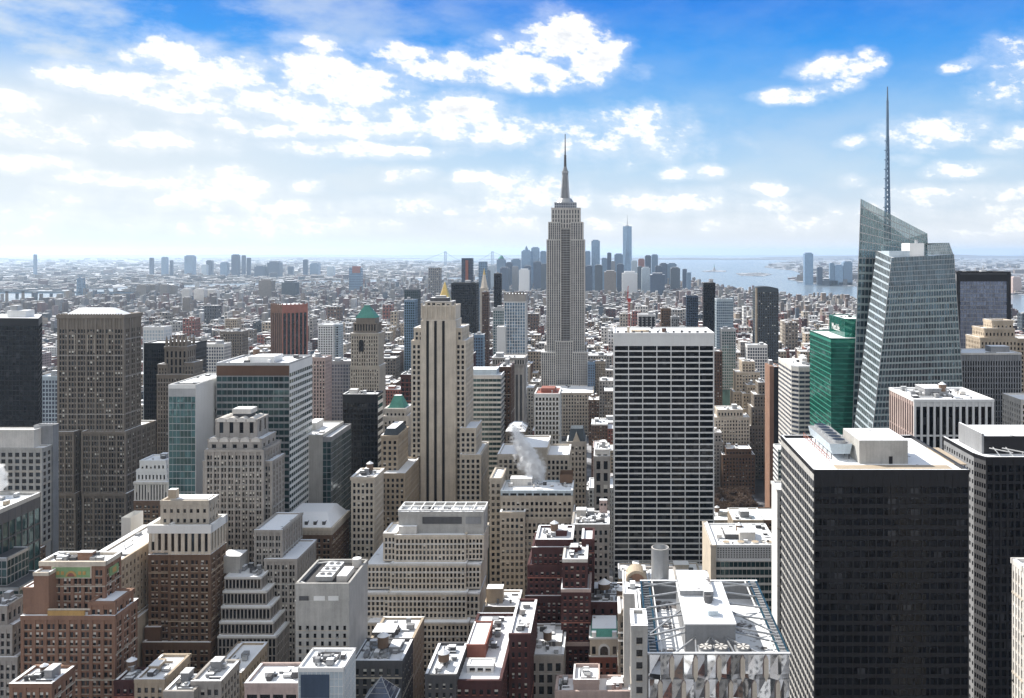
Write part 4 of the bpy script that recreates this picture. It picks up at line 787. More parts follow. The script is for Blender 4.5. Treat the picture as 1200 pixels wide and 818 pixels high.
for p, q, mm in ((pts[0], pts[1], 'brick'), (pts[1], pts[2], 'rust')):
    L = math.dist(p, q); tx, ty = (q[0]-p[0])/L, (q[1]-p[1])/L; fr = (p, (tx, ty), (ty, -tx))
    for k in range(7): w.obox(fr, L*k/6-.9, L*k/6+.9, 0, 1.2, 0, zt, mm)
    for k in range(6): w.obox(fr, L*k/6+1.3, L*(k+1)/6-1.3, -.1, .3, 0, zt-16, 'blackglass')
    w.obox(fr, 0, L, -.2, .8, zt-15, zt-1.5, mm)
b.part(w, 'rib_grid')
b = B('office_tower', 'small white slab tower with fine window grid right of the rust ribbed tower', 373, 390, 1250, 'small white slab')
b.tier(373, 390, 381, 1250, 24, S('white', 3.6, 3.6, .4, .42, mix=(.7, .3, 0)), vb=420); b.tier(390.3, 397, 381, 1258, 20, S('paleblue', 3.6, 3.6, .3, .4), vb=420); b.done()

b = B('stone_building', 'pale stepped stone building with a tall column row, right of massive umber tower base', 160, 197, 560, 'columned stepped building')
b.tier(158, 197, 588, 560, 26, T['brown'], vb=620); zz = b.last[4]; b.tier(159, 196.5, 566, 560.5, 24, S('offwhite', 2.0, 11, .5, .1, .7, .2, cap=1.2), z0=zz, vb=620, corn=.4); zz = b.last[4]
b.tier(161, 195, 552, 563, 20, S('white', 2.6, 4, .5, .4), z0=zz, vb=620); zz = b.last[4]; b.tier(165, 194, 541, 565, 16, S('white', 2.6, 4, .5, .4), z0=zz, vb=620); b.clutter(3); b.done()
b = B('glass_building', 'small glass pyramid tip poking up at the bottom edge before the water-tank roof', 428, 456, 300, 'glass pyramid tip')
zz = Z(826, 300); b.tier(424, 460, 826, 300, 11, S('steel', 1.6, 3, .1, .1, .1, .08, 'c', 'greyglass', .5), par=.2); x0, x1, y0, y1, z = b.last; xc, yc = (x0+x1)/2, (y0+y1)/2; za = Z(793, yc); m_ = MB()
for p, q in (((x0, y0), (x1, y0)), ((x1, y0), (x1, y1)), ((x1, y1), (x0, y1)), ((x0, y1), (x0, y0))): m_.poly([(*p, z), (*q, z), (xc, yc, za)], 'greyglass')
for p in ((x0, y0), (x1, y0), (x1, y1), (x0, y1)): m_.beam((*p, z), (xc, yc, za), .22, 'steel')
for k in range(1, 5):
    f = k/5; r = [(xc+(p-xc)*(1-f), yc+(q-yc)*(1-f), z+(za-z)*f) for p, q in ((x0, y0), (x1, y0), (x1, y1), (x0, y1))]
    for i in range(4): m_.beam(r[i], r[(i+1) % 4], .12, 'steel')
b.part(m_, 'pyramid_roof')

# ---- middle distance, centre
b = B('limestone_tower', 'tall limestone tower with three dark vertical stripes and a flat stepped crown, centre left', 484, 543, 560, 'three-striped tower')
L_ = S('pale_limestone', 2.9, 3.5, .42, .36, mix=(.86, .12, .02)); b.tier(483, 545, 400, 561, 32, L_, vb=592, par=.6); zz = b.last[4]; b.tier(486, 541, 385, 562, 28, L_, z0=zz, par=.6)
b.tier(494, 534, 376, 559.4, 22, BLANK('pale_limestone'), par=.4, vb=592, roof=SNOW2); zz = b.last[4]; x0, x1, y0, y1, _ = b.last
m_ = MB(); e = [X(u, y0) for u in (501.5, 510.7, 520)]; hw = .95; xs = [x0-.3]; 
for q in e: xs += [q-hw, q+hw]
xs.append(x1+.3)
for k in range(0, 8, 2): m_.box(xs[k], xs[k+1], y0-1.3, y0-.15, 0, zz+.2, 'pale_limestone')
b.part(m_, 'pier_slab'); m_ = MB()
for q in e: m_.box(q-hw+.02, q+hw-.02, y0-.5, y0-.33, 0, zz, 'black')
b.part(m_, 'dark_stripe')
b.tier(494.5, 533.5, 359, 559.8, 20, BLANK('pale_limestone'), z0=zz, par=.6, parm='pale_limestone'); zz = b.last[4]; x0, x1, y0, y1, _ = b.last; m_ = MB()
for k in range(8): m_.box(x0+k*(x1-x0)/7-.5, x0+k*(x1-x0)/7+.5, y0-.8, y0, zz-8, zz+2.2, 'pale_limestone')
b.part(m_, 'crown_fin'); b.tier(499, 529, 354, 563, 13, S('grey_stone', 3.2, 3.6, .3, .1, cap=.4), z0=zz, par=.5); zz = b.last[4]; b.bx('crown_box', 504, 525, 349, 565, 8, 'darkgrey', zb=zz); b.bx('crown_cap', 510, 522, 346.5, 567, 4, 'grey', zb=Z(349, 565))
b.tier(540, 557, 503, 556, 26, L_, vb=592); b.tier(540, 563, 534, 552, 36, L_, vb=592); b.tier(480, 486, 590, 553, 36, L_, vb=600)
b.done()
b = B('office_building', 'round-shouldered green glass office building with pale bands right of the three-striped tower', 544, 587, 640, 'green banded block')
g = S('steel', 3.0, 3.8, .05, .42, .12, .3, 'c', 'darkteal', 2, spm='offwhite'); b.tier(544, 587, 441, 640, 26, g, vb=570); x0, x1, y0, y1, z = b.last; b.bx('penthouse', 551, 582, 433, 645, 16, 'paleblue'); b.clutter(6, big=False)
b = B('office_building', 'dark brown brick slab just right of the green banded block', 587, 598, 655, 'dark brown slab')
b.tier(582, 598, 431, 662, 26, S('bronze', 3, 3.8, .5, .5), vb=540); b.clutter(3); b.done()
b = B('office_tower', 'grey tower with heavy crenellated top and vertical piers in front of the pale blue slab', 579, 613, 800, 'crenellated pier tower')
g = S('grey_stone', 4.2, 60, .42, .01, .9, .2, 's', 'darkgrey', 9); b.tier(579, 613, 428, 800, 22, g, vb=490, par=.5); zz = b.last[4]; b.tier(577.5, 614.5, 420, 798.5, 25, S('grey_stone', 2.4, 5, .5, .2, cap=1.5), z0=zz, par=1, corn=.5); b.clutter(4)
b.done()
b = B('office_tower', 'pale blue glass slab with notched stone crown left of the spired skyscraper', 590, 615, 1050, 'pale blue slab')
b.tier(591, 615.5, 353, 1050, 26, S('white', 3.2, 4, .22, .16, .5, .2, 'c', 'blueg', 2), vb=420); zz = b.last[4]; b.tier(590.5, 616, 345, 1049, 28, BLANK('grey_stone'), z0=zz, par=.6); m_ = MB(); x0, x1, y0, y1, z = b.last
for k in range(7): m_.box(x0+k*(x1-x0)/7, x0+(k+.55)*(x1-x0)/7, y0-.5, y0+2, z, z+2.6, 'umber')
b.part(m_, 'crown_notch'); b.tier(582, 592, 384, 1040, 20, BLANK('white'), vb=420)
b = B('office_building', 'white gridded building with reddish roof plant standing in the centre', 627, 655, 640, 'white gridded red-top')
b.tier(627, 655, 462, 640, 28, S('white', 2.7, 3.7, .36, .36, .5, .4, mix=(.86, .14, 0)), vb=528, roof='rust', par=.6); b.bx('penthouse', 634, 650, 455, 648, 12, 'rust', top='rust'); b.clutter(8, big=False, wall='rust'); b.done()
b = B('stone_building', 'stone building with steep dark slate gable roof right of the white gridded red-top', 665, 686, 590, 'slate gable building')
b.tier(665, 686, 519, 590, 20, S('grey_stone', 2.6, 3.8, .5, .4), vb=565); x0, x1, y0, y1, z = b.last; m_ = MB(); xc = (x0+x1)/2
m_.hexa([(x0, y0+1, z), (x1, y0+1, z), (x1, y1, z), (x0, y1, z), (x0+2, y0+5, z+9), (x1-2, y0+5, z+9), (x1-2, y1-3, z+9), (x0+2, y1-3, z+9)], 'slate'); b.part(m_, 'slate_roof'); m_ = MB(); m_.poly([(xc-3, y0-.5, z), (xc+3, y0-.5, z), (xc, y0-.5, z+8)], 'limestone'); m_.poly([(xc-3, y0-.5, z), (xc, y0-.5, z+8), (xc, y0+4, z+8), (xc-3, y0+4, z)], 'slate'); m_.poly([(xc+3, y0-.5, z), (xc+3, y0+4, z), (xc, y0+4, z+8), (xc, y0-.5, z+8)], 'slate'); b.part(m_, 'gable'); b.done()
b = B('stone_building', 'grey stone building with arched upper windows beside the white-banded slab', 697, 715, 560, 'arched-window grey building')
b.tier(697, 714, 536, 560, 22, S('grey_stone', 4.2, 8, .45, .3), vb=580); x0, x1, y0, y1, z = b.last; b.tier(698, 713, 528, 562, 18, S('offwhite', 3.6, 4, .4, .4), z0=z); b.clutter(3); b.done()
b = B('stone_building', 'tan stone building with big blank central block beneath the rising steam', 583, 666, 530, 'blank-centred tan building')
t_ = T['lime']; b.tier(584, 607, 534, 530, 30, t_, vb=620); b.tier(641, 666, 535, 530, 30, t_, vb=620); b.tier(607, 641, 526, 528, 34, BLANK('limestone'), vb=600); b.bx('roof_deck', 585, 606, 532.5, 533, 12, 'ochre', zb=Z(534, 530)); b.done()
b = B('stone_building', 'tan building with a snowy pale blue top floor below the blank-centred tan building', 587, 670, 480, 'blue-topped tan building')
t_ = S('limestone', 2.7, 3.6, .42, .42, mix=(.8, .12, .08)); b.tier(587, 614, 602, 474, 26, t_, vb=730); b.tier(613, 671, 608, 478, 24, t_, vb=700)
b.tier(588, 670, 583, 480, 22, t_, vb=640); zz = b.last[4]; b.tier(588, 670, 576.5, 481, 21, S('paleblue', 4.4, 3.4, .2, .1, cap=.4, mix=(.3, .6, .1)), z0=zz, parm='paleblue'); b.clutter(10, wall='offwhite'); b.tier(575, 587, 562, 486, 24, t_, vb=660)
b.bx('bulkhead', 656, 671, 566, 497, 10, 'brown'); b.done()
b = B('stone_building', 'grey building crowded with small snowy roof sheds left of the white-banded slab', 670, 713, 452, 'crowded-roof grey building')
b.tier(671, 713, 616, 452, 22, S('grey_stone', 2.9, 4.2, .5, .4), vb=690); b.clutter(12, wall='offwhite'); b.clutter(6, wall='grey'); m_ = MB(); x0, x1, y0, y1, z = b.last; m_.box(x1-5, x1-.6, y1-6, y1-3, z+2, z+9, 'pink', SNOW); m_.box(x1-4.4, x1-3.2, y1-6.15, y1-6, z+6, z+7.2, 'black'); m_.box(x1-2.4, x1-1.2, y1-6.15, y1-6, z+6, z+7.2, 'black'); b.part(m_, 'vent_house'); b.done()
b = B('low_building', 'small tan annex with cream chimney block between limestone terraces and dark red brick block', 570, 606, 425, 'small cream annex')
b.tier(568, 606, 712, 425, 20, T['sand'], par=.8); b.bx('chimney', 570, 589, 690, 430, 6, 'sand'); b.clutter(4, big=False); b.done()
b = B('office_tower', 'white-banded black glass slab with blank white top, right of centre', 720, 836, 560, 'white-banded slab')
x0, x1 = X(720, 560), X(836, 560); b.tier(720, 836, 391.5, 560, 42, S('white', (x1-x0)/7, 3.93, .06, .25, .55, .45, 'c', 'blackglass', 8.0), vb=672, par=.9, parm='white', roof=SNOW2); x0, x1, y0, y1, z = b.last
b.bx('roof_hut', 740, 760, 387.5, 572, 8, 'sand', top='sand'); b.bx('roof_hut', 776, 781, 385.5, 572, 5, 'bronze', top=None); b.bx('roof_hut', 800, 830, 388.5, 575, 16, 'darkgrey'); b.bx('roof_hut', 735, 738, 383, 570, 3, 'sand'); b.clutter(6, big=False)
for k in range(12): m_ = MB(); m_.box(X(723, 560)+k*5.4, X(723, 560)+k*5.4+1.5, 563, 564.5, z, z+1.8, 'darkgrey'); b.part(m_, 'roof_post')

# the tall stepped skyscraper with the mooring mast and antenna
b = B('skyscraper', 'tallest stepped grey limestone skyscraper with mast and needle spire, centre of skyline', 634.5, 687.5, 1250, 'spired skyscraper')
e = S('skystone', 3.2, 3.7, .40, .42, .8, .12, 's', 'darkgrey', 2, spm='grey'); e2 = S('grey_stone', 2.3, 3.7, .34, .42, .6, .1, 's', 'black', 2, spm='grey'); Y = 1250
b.tier(634.5, 651, 413, Y-8, 40, e, vb=449, par=.6, roof=SNOW); b.tier(671, 688, 413, Y-8, 40, e, vb=449, par=.6); b.tier(651, 671, 400, Y-4, 40, e, vb=449, par=.6); z1 = Z(400, Y-4)
b.tier(641, 657, 281, Y, 40, e, par=.6, vb=449); b.tier(669, 684.5, 281, Y, 40, e, par=.6, vb=449); zz = b.last[4]; b.tier(638.6, 687, 404, Y+3, 34, e, par=.5, vb=449); b.tier(657, 669, 268, Y+3.5, 36, e2, z0=z1-2, faces='F', par=.5)
b.tier(643, 657, 260.5, Y+1.2, 36, e, z0=zz, par=.6); b.tier(669, 682.6, 260.5, Y+1.2, 36, e, z0=zz, par=.6); zz = b.last[4]
b.tier(646.6, 679.4, 244, Y+5, 28, S('skystone', 4.2, 8, .5, .2, .7, .2, 's', 'darkgrey', 2.5), z0=Z(268, Y+3.5), par=.8, corn=.3); zz = b.last[4]
b.tier(650, 675, 237.5, Y+8, 22, S('steel', 2.8, 4, .3, .2, .4, .2, 's', 'greyglass', 1), z0=zz, par=.6, parm='steel'); zz = b.last[4]
xc, yc = X(662.3, Y+19), Y+19; m_ = MB(); m_.cyl(xc, yc, zz, zz+7, 14, 9.5, 'steel', 16); m_.cyl(xc, yc, zz+7, Z(203, yc), 6.4, 4.6, 'grey', 16)
for k in range(4):
    a = k*math.pi/2+.785; c, s = math.cos(a), math.sin(a); m_.hexa([(xc+c*9-s, yc+s*9+c, zz+5), (xc+c*9+s, yc+s*9-c, zz+5), (xc+s, yc-c, zz+5), (xc-s, yc+c, zz+5), (xc+c*5-s, yc+s*5+c, Z(205, yc)), (xc+c*5+s, yc+s*5-c, Z(205, yc)), (xc+s, yc-c, Z(205, yc)), (xc-s, yc+c, Z(205, yc))], 'steel')
b.part(m_, 'mooring_mast'); m_ = MB(); z = Z(203, yc); m_.cyl(xc, yc, z, z+3, 5.2, 5.2, 'steel', 16); m_.cyl(xc, yc, z+3, z+10, 4.2, 2.2, 'grey', 16); b.part(m_, 'dome'); m_ = MB(); z += 10; m_.cyl(xc, yc, z, z+18, 2.1, 1.6, 'darkgrey', 8); m_.cyl(xc, yc, z+18, Z(157, yc), 1.1, .55, 'darkgrey', 8)
for k in range(5): m_.box(xc-1.9, xc+1.9, yc-.4, yc+.4, z+2+k*3.6, z+2.7+k*3.6, 'darkgrey')
b.part(m_, 'antenna')

# ---- middle distance, right
b = B('office_tower', 'emerald green glass tower with a lettered sign on its raised top, right', 974, 1003, 597, 'emerald tower')
g = S('emerald', 3, 3.9, .06, .2, .12, .14, 'c', 'emerald', 2.5, spm='emeraldband'); b.tier(974, 1012, 397.5, 597, 62, g, vb=510, faces='FL', par=.8, parm='emerald'); x0, x1, y0, y1, z = b.last
b.tier(990, 1014, 374.5, 609, 42, S('emerald', 3, 6, .05, .06, .1, .1, 'c', 'emerald', 1), z0=z, par=.6, parm='emerald'); b.clutter(3, big=False); x0, x1, y0, y1, z = b.last
def lettering(txt, size, loc, rot, m, root, org, name='sign_lettering'):
    cu = bpy.data.curves.new('text', 'FONT'); cu.body = txt; cu.size = size; cu.extrude = .06; cu.align_x = 'CENTER'
    to = bpy.data.objects.new('text', cu); COL.objects.link(to); bpy.context.view_layer.update()
    me = bpy.data.meshes.new_from_object(to.evaluated_get(bpy.context.evaluated_depsgraph_get())); bpy.data.objects.remove(to); bpy.data.curves.remove(cu)
    o = bpy.data.objects.new(name, me); me.materials.clear(); me.materials.append(M[m] if isinstance(m, str) else m); COL.objects.link(o); o.parent = root; o.location = [loc[i]-org[i] for i in range(3)]; o.rotation_euler = rot
lettering('MetLife', 7.0, (x0-.35, 632, Z(386.5, 632)), (R(90), 0, R(-90)), 'white', b.root, b.org)
b = B('crystal_tower', 'faceted pale glass skyscraper with slanted tops and a tall lattice spire, right', 1000, 1128, 545, 'faceted crystal tower')
Y0, Y1 = 545, 589; P = lambda u, v, Y: (X(u, Y), Y, Z(v, Y))
zt = Z(302, Y0); TLf = P(1045, 302, Y0); TRf = P(1117.5, 298, Y0); BLf = (159.6, Y0, 0); BRf = (X(1149, Y0), Y0, 0); TLb = P(1027.5, 294, 578); BLb = (159.6, Y1, 0)
TRb = (TRf[0]-3, 600, zt); BRb = (BRf[0], 600, 0)
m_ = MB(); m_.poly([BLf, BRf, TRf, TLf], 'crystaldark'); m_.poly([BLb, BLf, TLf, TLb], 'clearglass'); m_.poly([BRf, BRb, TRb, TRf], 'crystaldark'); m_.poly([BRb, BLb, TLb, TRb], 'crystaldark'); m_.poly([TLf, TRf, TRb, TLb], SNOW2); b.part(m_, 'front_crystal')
HER.append((1000, 1128, 294, 500, Y0, (155, 246, Y0, 600), b, zt)); HER.append((1009, 1086, 233, 300, Y1, (181, 240, Y1, 625), b, 297))
def lerp(a, c, t): return tuple(a[i]+(c[i]-a[i])*t for i in range(3))
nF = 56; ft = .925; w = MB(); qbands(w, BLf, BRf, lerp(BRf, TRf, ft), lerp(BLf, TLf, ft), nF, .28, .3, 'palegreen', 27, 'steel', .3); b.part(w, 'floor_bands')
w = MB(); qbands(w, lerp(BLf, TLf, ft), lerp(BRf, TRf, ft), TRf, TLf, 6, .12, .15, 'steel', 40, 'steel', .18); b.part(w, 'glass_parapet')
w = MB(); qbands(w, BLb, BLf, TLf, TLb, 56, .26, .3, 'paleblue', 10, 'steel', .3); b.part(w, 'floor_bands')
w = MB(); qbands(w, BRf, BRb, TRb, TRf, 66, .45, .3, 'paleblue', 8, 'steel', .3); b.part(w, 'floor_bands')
A = (X(1000-9, Y1), Y1, 0); Bq = (240, Y1, 0); T1 = P(1009, 233, Y1); T2 = P(1086.5, 273.5, Y1); A2 = (A[0]*1.075, 628, 0); B2 = (240, 628, 0); T1b = (T1[0]*1.075, 628, T1[2]-3); T2b = (T2[0], 628, T2[2]-3)
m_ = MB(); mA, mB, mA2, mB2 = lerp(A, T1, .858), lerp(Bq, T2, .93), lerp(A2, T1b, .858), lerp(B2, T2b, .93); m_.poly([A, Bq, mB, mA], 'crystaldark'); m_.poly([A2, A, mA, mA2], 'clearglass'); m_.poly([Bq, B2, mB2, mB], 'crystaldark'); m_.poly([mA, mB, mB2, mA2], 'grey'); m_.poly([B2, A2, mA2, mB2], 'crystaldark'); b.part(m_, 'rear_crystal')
m_ = MB(); m_.poly([mA, mB, T2, T1], 'screen'); m_.poly([mA2, mA, T1, T1b], 'screen'); m_.poly([mB, mB2, T2b, T2], 'screen'); m_.poly([mB2, mA2, T1b, T2b], 'screen'); b.part(m_, 'clear_screen')
w = MB(); zz = Z(268, Y1); f1 = zz/T1[2]; f2 = zz/T2[2]*.985; qbands(w, A, Bq, (lerp(Bq, T2, .93)), lerp(A, T1, .858), 46, .30, .3, 'palegreen', 20, 'steel', .3); b.part(w, 'floor_bands')
w = MB(); qbands(w, lerp(A, T1, .858), lerp(Bq, T2, .93), T2, T1, 7, .12, .2, 'steel', 26, 'steel', .2); b.part(w, 'glass_screen'); w = MB(); qbands(w, A2, A, T1, T1b, 66, .4, .3, 'white', 6, 'steel', .3); b.part(w, 'floor_bands')
m_ = MB(); a, c, d_, e_ = P(1087, 299, 560), P(1117, 298, 560), P(1112, 284.5, 560), P(1087, 287, 560); m_.poly([a, c, d_, e_], 'clearglass'); m_.poly([c, (c[0]-2, 598, c[2]), (d_[0]-2, 598, d_[2]), d_], 'clearglass'); qbands(m_, a, c, d_, e_, 4, .12, .15, 'steel', 12, 'steel', .2); b.part(m_, 'glass_screen')
b.bx('mechanical_box', 1042, 1066, 294, 552, 16, 'paleblue', zb=zt); b.bx('mechanical_box', 1066, 1083, 285, 556, 16, 'white', zb=zt); m_ = MB(); m_.cyl(X(1074, 560), 560, Z(285, 556), Z(281, 560), 1.2, 1.2, 'steel', 10); b.part(m_, 'roof_vent')
sp = MB(); cx, cyy = X(1040, 606), 606; zb, zt2, zm = 268, Z(101.5, 606), Z(160, 606)
for k in range(4):
    a = k*math.pi/2+.785; sp.beam((cx+2.3*math.cos(a), cyy+2.3*math.sin(a), zb), (cx+.9*math.cos(a), cyy+.9*math.sin(a), zm), .7, 'blueglass')
n = 22
for j in range(n):
    t0, t1 = j/n, (j+1)/n; za, zc = zb+(zm-zb)*t0, zb+(zm-zb)*t1; ra, rc = 2.3-1.4*t0, 2.3-1.4*t1
    for k in range(4):
        a0, a1 = k*math.pi/2+.785, (k+1)*math.pi/2+.785; sp.beam((cx+ra*math.cos(a0), cyy+ra*math.sin(a0), za), (cx+rc*math.cos(a1), cyy+rc*math.sin(a1), zc), .36, 'blueglass'); sp.beam((cx+ra*math.cos(a0), cyy+ra*math.sin(a0), za), (cx+ra*math.cos(a1), cyy+ra*math.sin(a1), za), .36, 'blueglass')
    if j % 2: sp.box(cx-ra-1.2, cx+ra+.4, cyy-.3, cyy+.3, za, za+.5, 'blueglass')
sp.cyl(cx, cyy, zm, (zm+zt2)/2+8, 1.2, .9, 'blueglass', 8); sp.cyl(cx, cyy, (zm+zt2)/2+8, zt2, .7, .4, 'blueglass', 8); b.part(sp, 'lattice_spire')
b = B('office_building', 'white-piered block with tall black windows and snowy roof in front of faceted crystal tower', 1072, 1163, 420, 'white-piered block')
b.tier(1072, 1163, 469.5, 420, 36, S('white', 3.35, 14.6, .34, .06, .6, .25, 'c', 'blackglass', 3), vb=530, faces='FL', sides=S('pink', 3.3, 14.6, .42, .06, .6, .25, 'c', 'blackglass', 3), par=.8, parm='white'); b.clutter(10, wall='offwhite'); b.clutter(5, wall='grey')
b = B('office_tower', 'wide dark slab with slate blue face and black rim at right', 1121, 1184, 800, 'slate blue slab')
b.tier(1121, 1184, 320, 800, 36, S('grey', 3.2, 3.9, .10, .14, .2, .15, 'c', 'slateglass', 8), vb=411, par=1.4, parm='black'); x0, x1, y0, y1, z = b.last; m_ = MB(); m_.box(x0-.3, x0+3.2, y0-.7, y0-.2, 100, z-.5, 'black'); m_.box(x1-3.4, x1+.3, y0-.7, y0-.2, 100, z-.5, 'black'); m_.box(x0, x1, y0-.75, y0-.2, z-8, z-1, 'black'); b.part(m_, 'rim'); b.bx('mast_base', 1150, 1156, 316.5, 815, 5, 'grey'); m_ = MB(); m_.beam((X(1152, 818), 818, z), (X(1152, 818), 818, z+7), .7, 'steel'); b.part(m_, 'mast'); b.clutter(4, big=False)
b = B('stone_building', 'sandy stepped stone tower rising behind the dark pinstriped slab at right', 1149, 1190, 620, 'sandy stepped tower')
sa = S('sand', 2.8, 3.7, .55, .45); b.tier(1149, 1191, 397, 620, 24, sa, vb=412); zz = b.last[4]; b.tier(1154, 1188, 386, 622, 20, sa, z0=zz); zz = b.last[4]; b.tier(1163, 1186, 377.5, 625, 14, sa, z0=zz, par=1.5); b.done()
b = B('stone_building', 'tan block cut by the right edge beside sandy stepped tower', 1191, 1230, 640, 'tan edge block'); b.tier(1191, 1240, 398, 640, 24, T['tan'], vb=500); zz = b.last[4]; b.tier(1197, 1240, 470, 520, 24, S('offwhite', 3, 3.6, .5, .4), vb=510); b.done()
b = B('office_tower', 'dark grey pinstriped slab with snowy roof right of the crystal tower', 1127, 1196, 560, 'dark pinstriped slab')
b.tier(1127, 1196, 414.5, 560, 26, S('grey', 1.7, 3.8, .40, .2, .5, .1, 'c', 'blackglass', 5), vb=505, parm='offwhite', par=.5); b.clutter(4)
b = B('office_building', 'pale building with strong white floor bands and chamfered corner left of emerald tower', 930, 952, 716, 'pale banded building')
x0, xm, x1, zt = X(914, 766), X(931, 716), X(957, 716), Z(430, 716); pts = [(xm, 716), (x1, 716), (x1, 766), (X(916, 760), 766), (X(921, 726), 724)]
pts = [(xm+4, 716), (x1, 716), (x1, 776), (xm-1, 776), (xm-1, 722)]
HER.append((914, 957, 425, 505, 716, (xm, x1, 716, 776), b, zt)); g = MB(); g.prism(pts, 0, zt-.3, 'greyglass', SNOW); b.part(g, 'glazing'); w = MB()
for p, q in ((pts[0], pts[1]), (pts[4], pts[0]), (pts[3], pts[4])):
    L = math.dist(p, q); tx, ty = (q[0]-p[0])/L, (q[1]-p[1])/L; b.grid(w, 'X', (p, (tx, ty), (ty, -tx)), L, 0, zt, 60, S('white', 6, 3.9, .05, .42, .2, .3, 'c', spm='offwhite', cap=4)); w.obox((p, (tx, ty), (ty, -tx)), -.3, L+.3, -.4, .4, zt-.5, zt+.8, 'white', SNOW)
b.part(w, 'floor_bands'); b.last = (xm, x1, 722, 770, zt); b.clutter(8, wall='offwhite')
b = B('office_tower', 'thin rust and black striped slab left of pale banded building', 900, 914, 819, 'rust striped slab')
b.tier(902.5, 914, 430, 819, 24, BLANK('black'), vb=550, par=.5, parm='brick'); x0, x1, y0, y1, z = b.last; m_ = MB(); m_.box(x0-.6, x0+3.6, y0-.5, y1, 0, z+.6, 'brick'); m_.box(x1-1.6, x1+.2, y0-.5, y1, 0, z+.6, 'brick'); b.part(m_, 'brick_pier'); b.clutter(2)
b = B('office_building', 'pale glass annex behind the thin white slab beside the big black tower', 905, 918, 690, 'pale glass annex'); b.tier(912, 930, 528, 690, 20, S('white', 4, 3.9, .06, .4, .15, .3, 'c', 'greyglass', 1), vb=570)
for i, (lb, tg, uv, Y, D, w_) in enumerate((
    ('tan stepped tower with a setback crown seen right of the white-banded slab', 'tan setback tower', ((860, 892, 460), (863, 890, 437), (870, 884, 424.5)), 1000, 26, 'sand'),
    ('narrow dark tan tower with stepped left edge behind the pale limestone block by the park', 'narrow stepped tan tower', ((868, 888, 480), (871, 888, 462), (876, 888, 452)), 980, 22, 'tan'),
    ('brown tower with zigzag left edge standing left of the rust striped slab', 'zigzag brown tower', ((878, 902, 500), (881, 902, 478), (884, 901, 463), (889, 900, 449)), 950, 28, 'umber'),
    ('pale limestone block with vertical piers behind the bare park trees', 'pale piered block', ((838, 878, 490), (841, 870, 481)), 930, 26, 'pale_limestone'),
    ('dark brown brick block with snowy roof sheds directly behind the bare trees', 'brown park block', ((847, 884, 534), (851, 880, 527)), 890, 24, 'brown'),
    ('slim grey block wedged between white-banded slab and the pale piered block', 'slim wedge block', ((832, 847, 519), (834, 845, 508)), 905, 18, 'grey_stone'),
    ('dark bronze slab peeking out behind the right side of the white-banded slab', 'bronze peeking slab', ((834, 846, 413),), 1010, 24, 'bronze'))):
    b = B('stone_tower', lb, uv[0][0], uv[0][1], Y, tg); zz = 0
    for k, (u0, u1, vt) in enumerate(uv): b.tier(u0, u1, vt, Y+2*k, D-3*k, S(w_, 3.3, 3.9, .52, .42), z0=zz, vb=(533, 520, 530, 534, 572, 560, 500)[i]); zz = b.last[4]
    b.clutter(4, wall='offwhite' if i in (4, 5) else 'grey'); b.done()
b = B('office_building', 'long low building with broad white snow roof at the foot of the spired skyscraper', 640, 694, 1170, 'long white roof'); b.tier(640, 695, 461, 1170, 70, S('pale_limestone', 4, 5, .5, .4), vb=470); b.clutter(6, wall='offwhite'); b.done()
b = B('stone_building', 'dark-windowed building with curved snowy roof left of the white gridded red-top', 593, 617, 600, 'curved snow roof'); b.tier(594, 614, 507, 600, 26, T['umber'], vb=530); x0, x1, y0, y1, z = b.last; m_ = MB(); m_.hexa([(x0-1, y0-1, z+1), (x1+1, y0-1, z+1), (x1+1, y1, z+1), (x0-1, y1, z+1), (x0+3, y0+8, z+4), (x1-3, y0+8, z+4), (x1-3, y1-5, z+4), (x0+3, y1-5, z+4)], SNOW3, SNOW2); b.part(m_, 'snow_roof'); b.done()

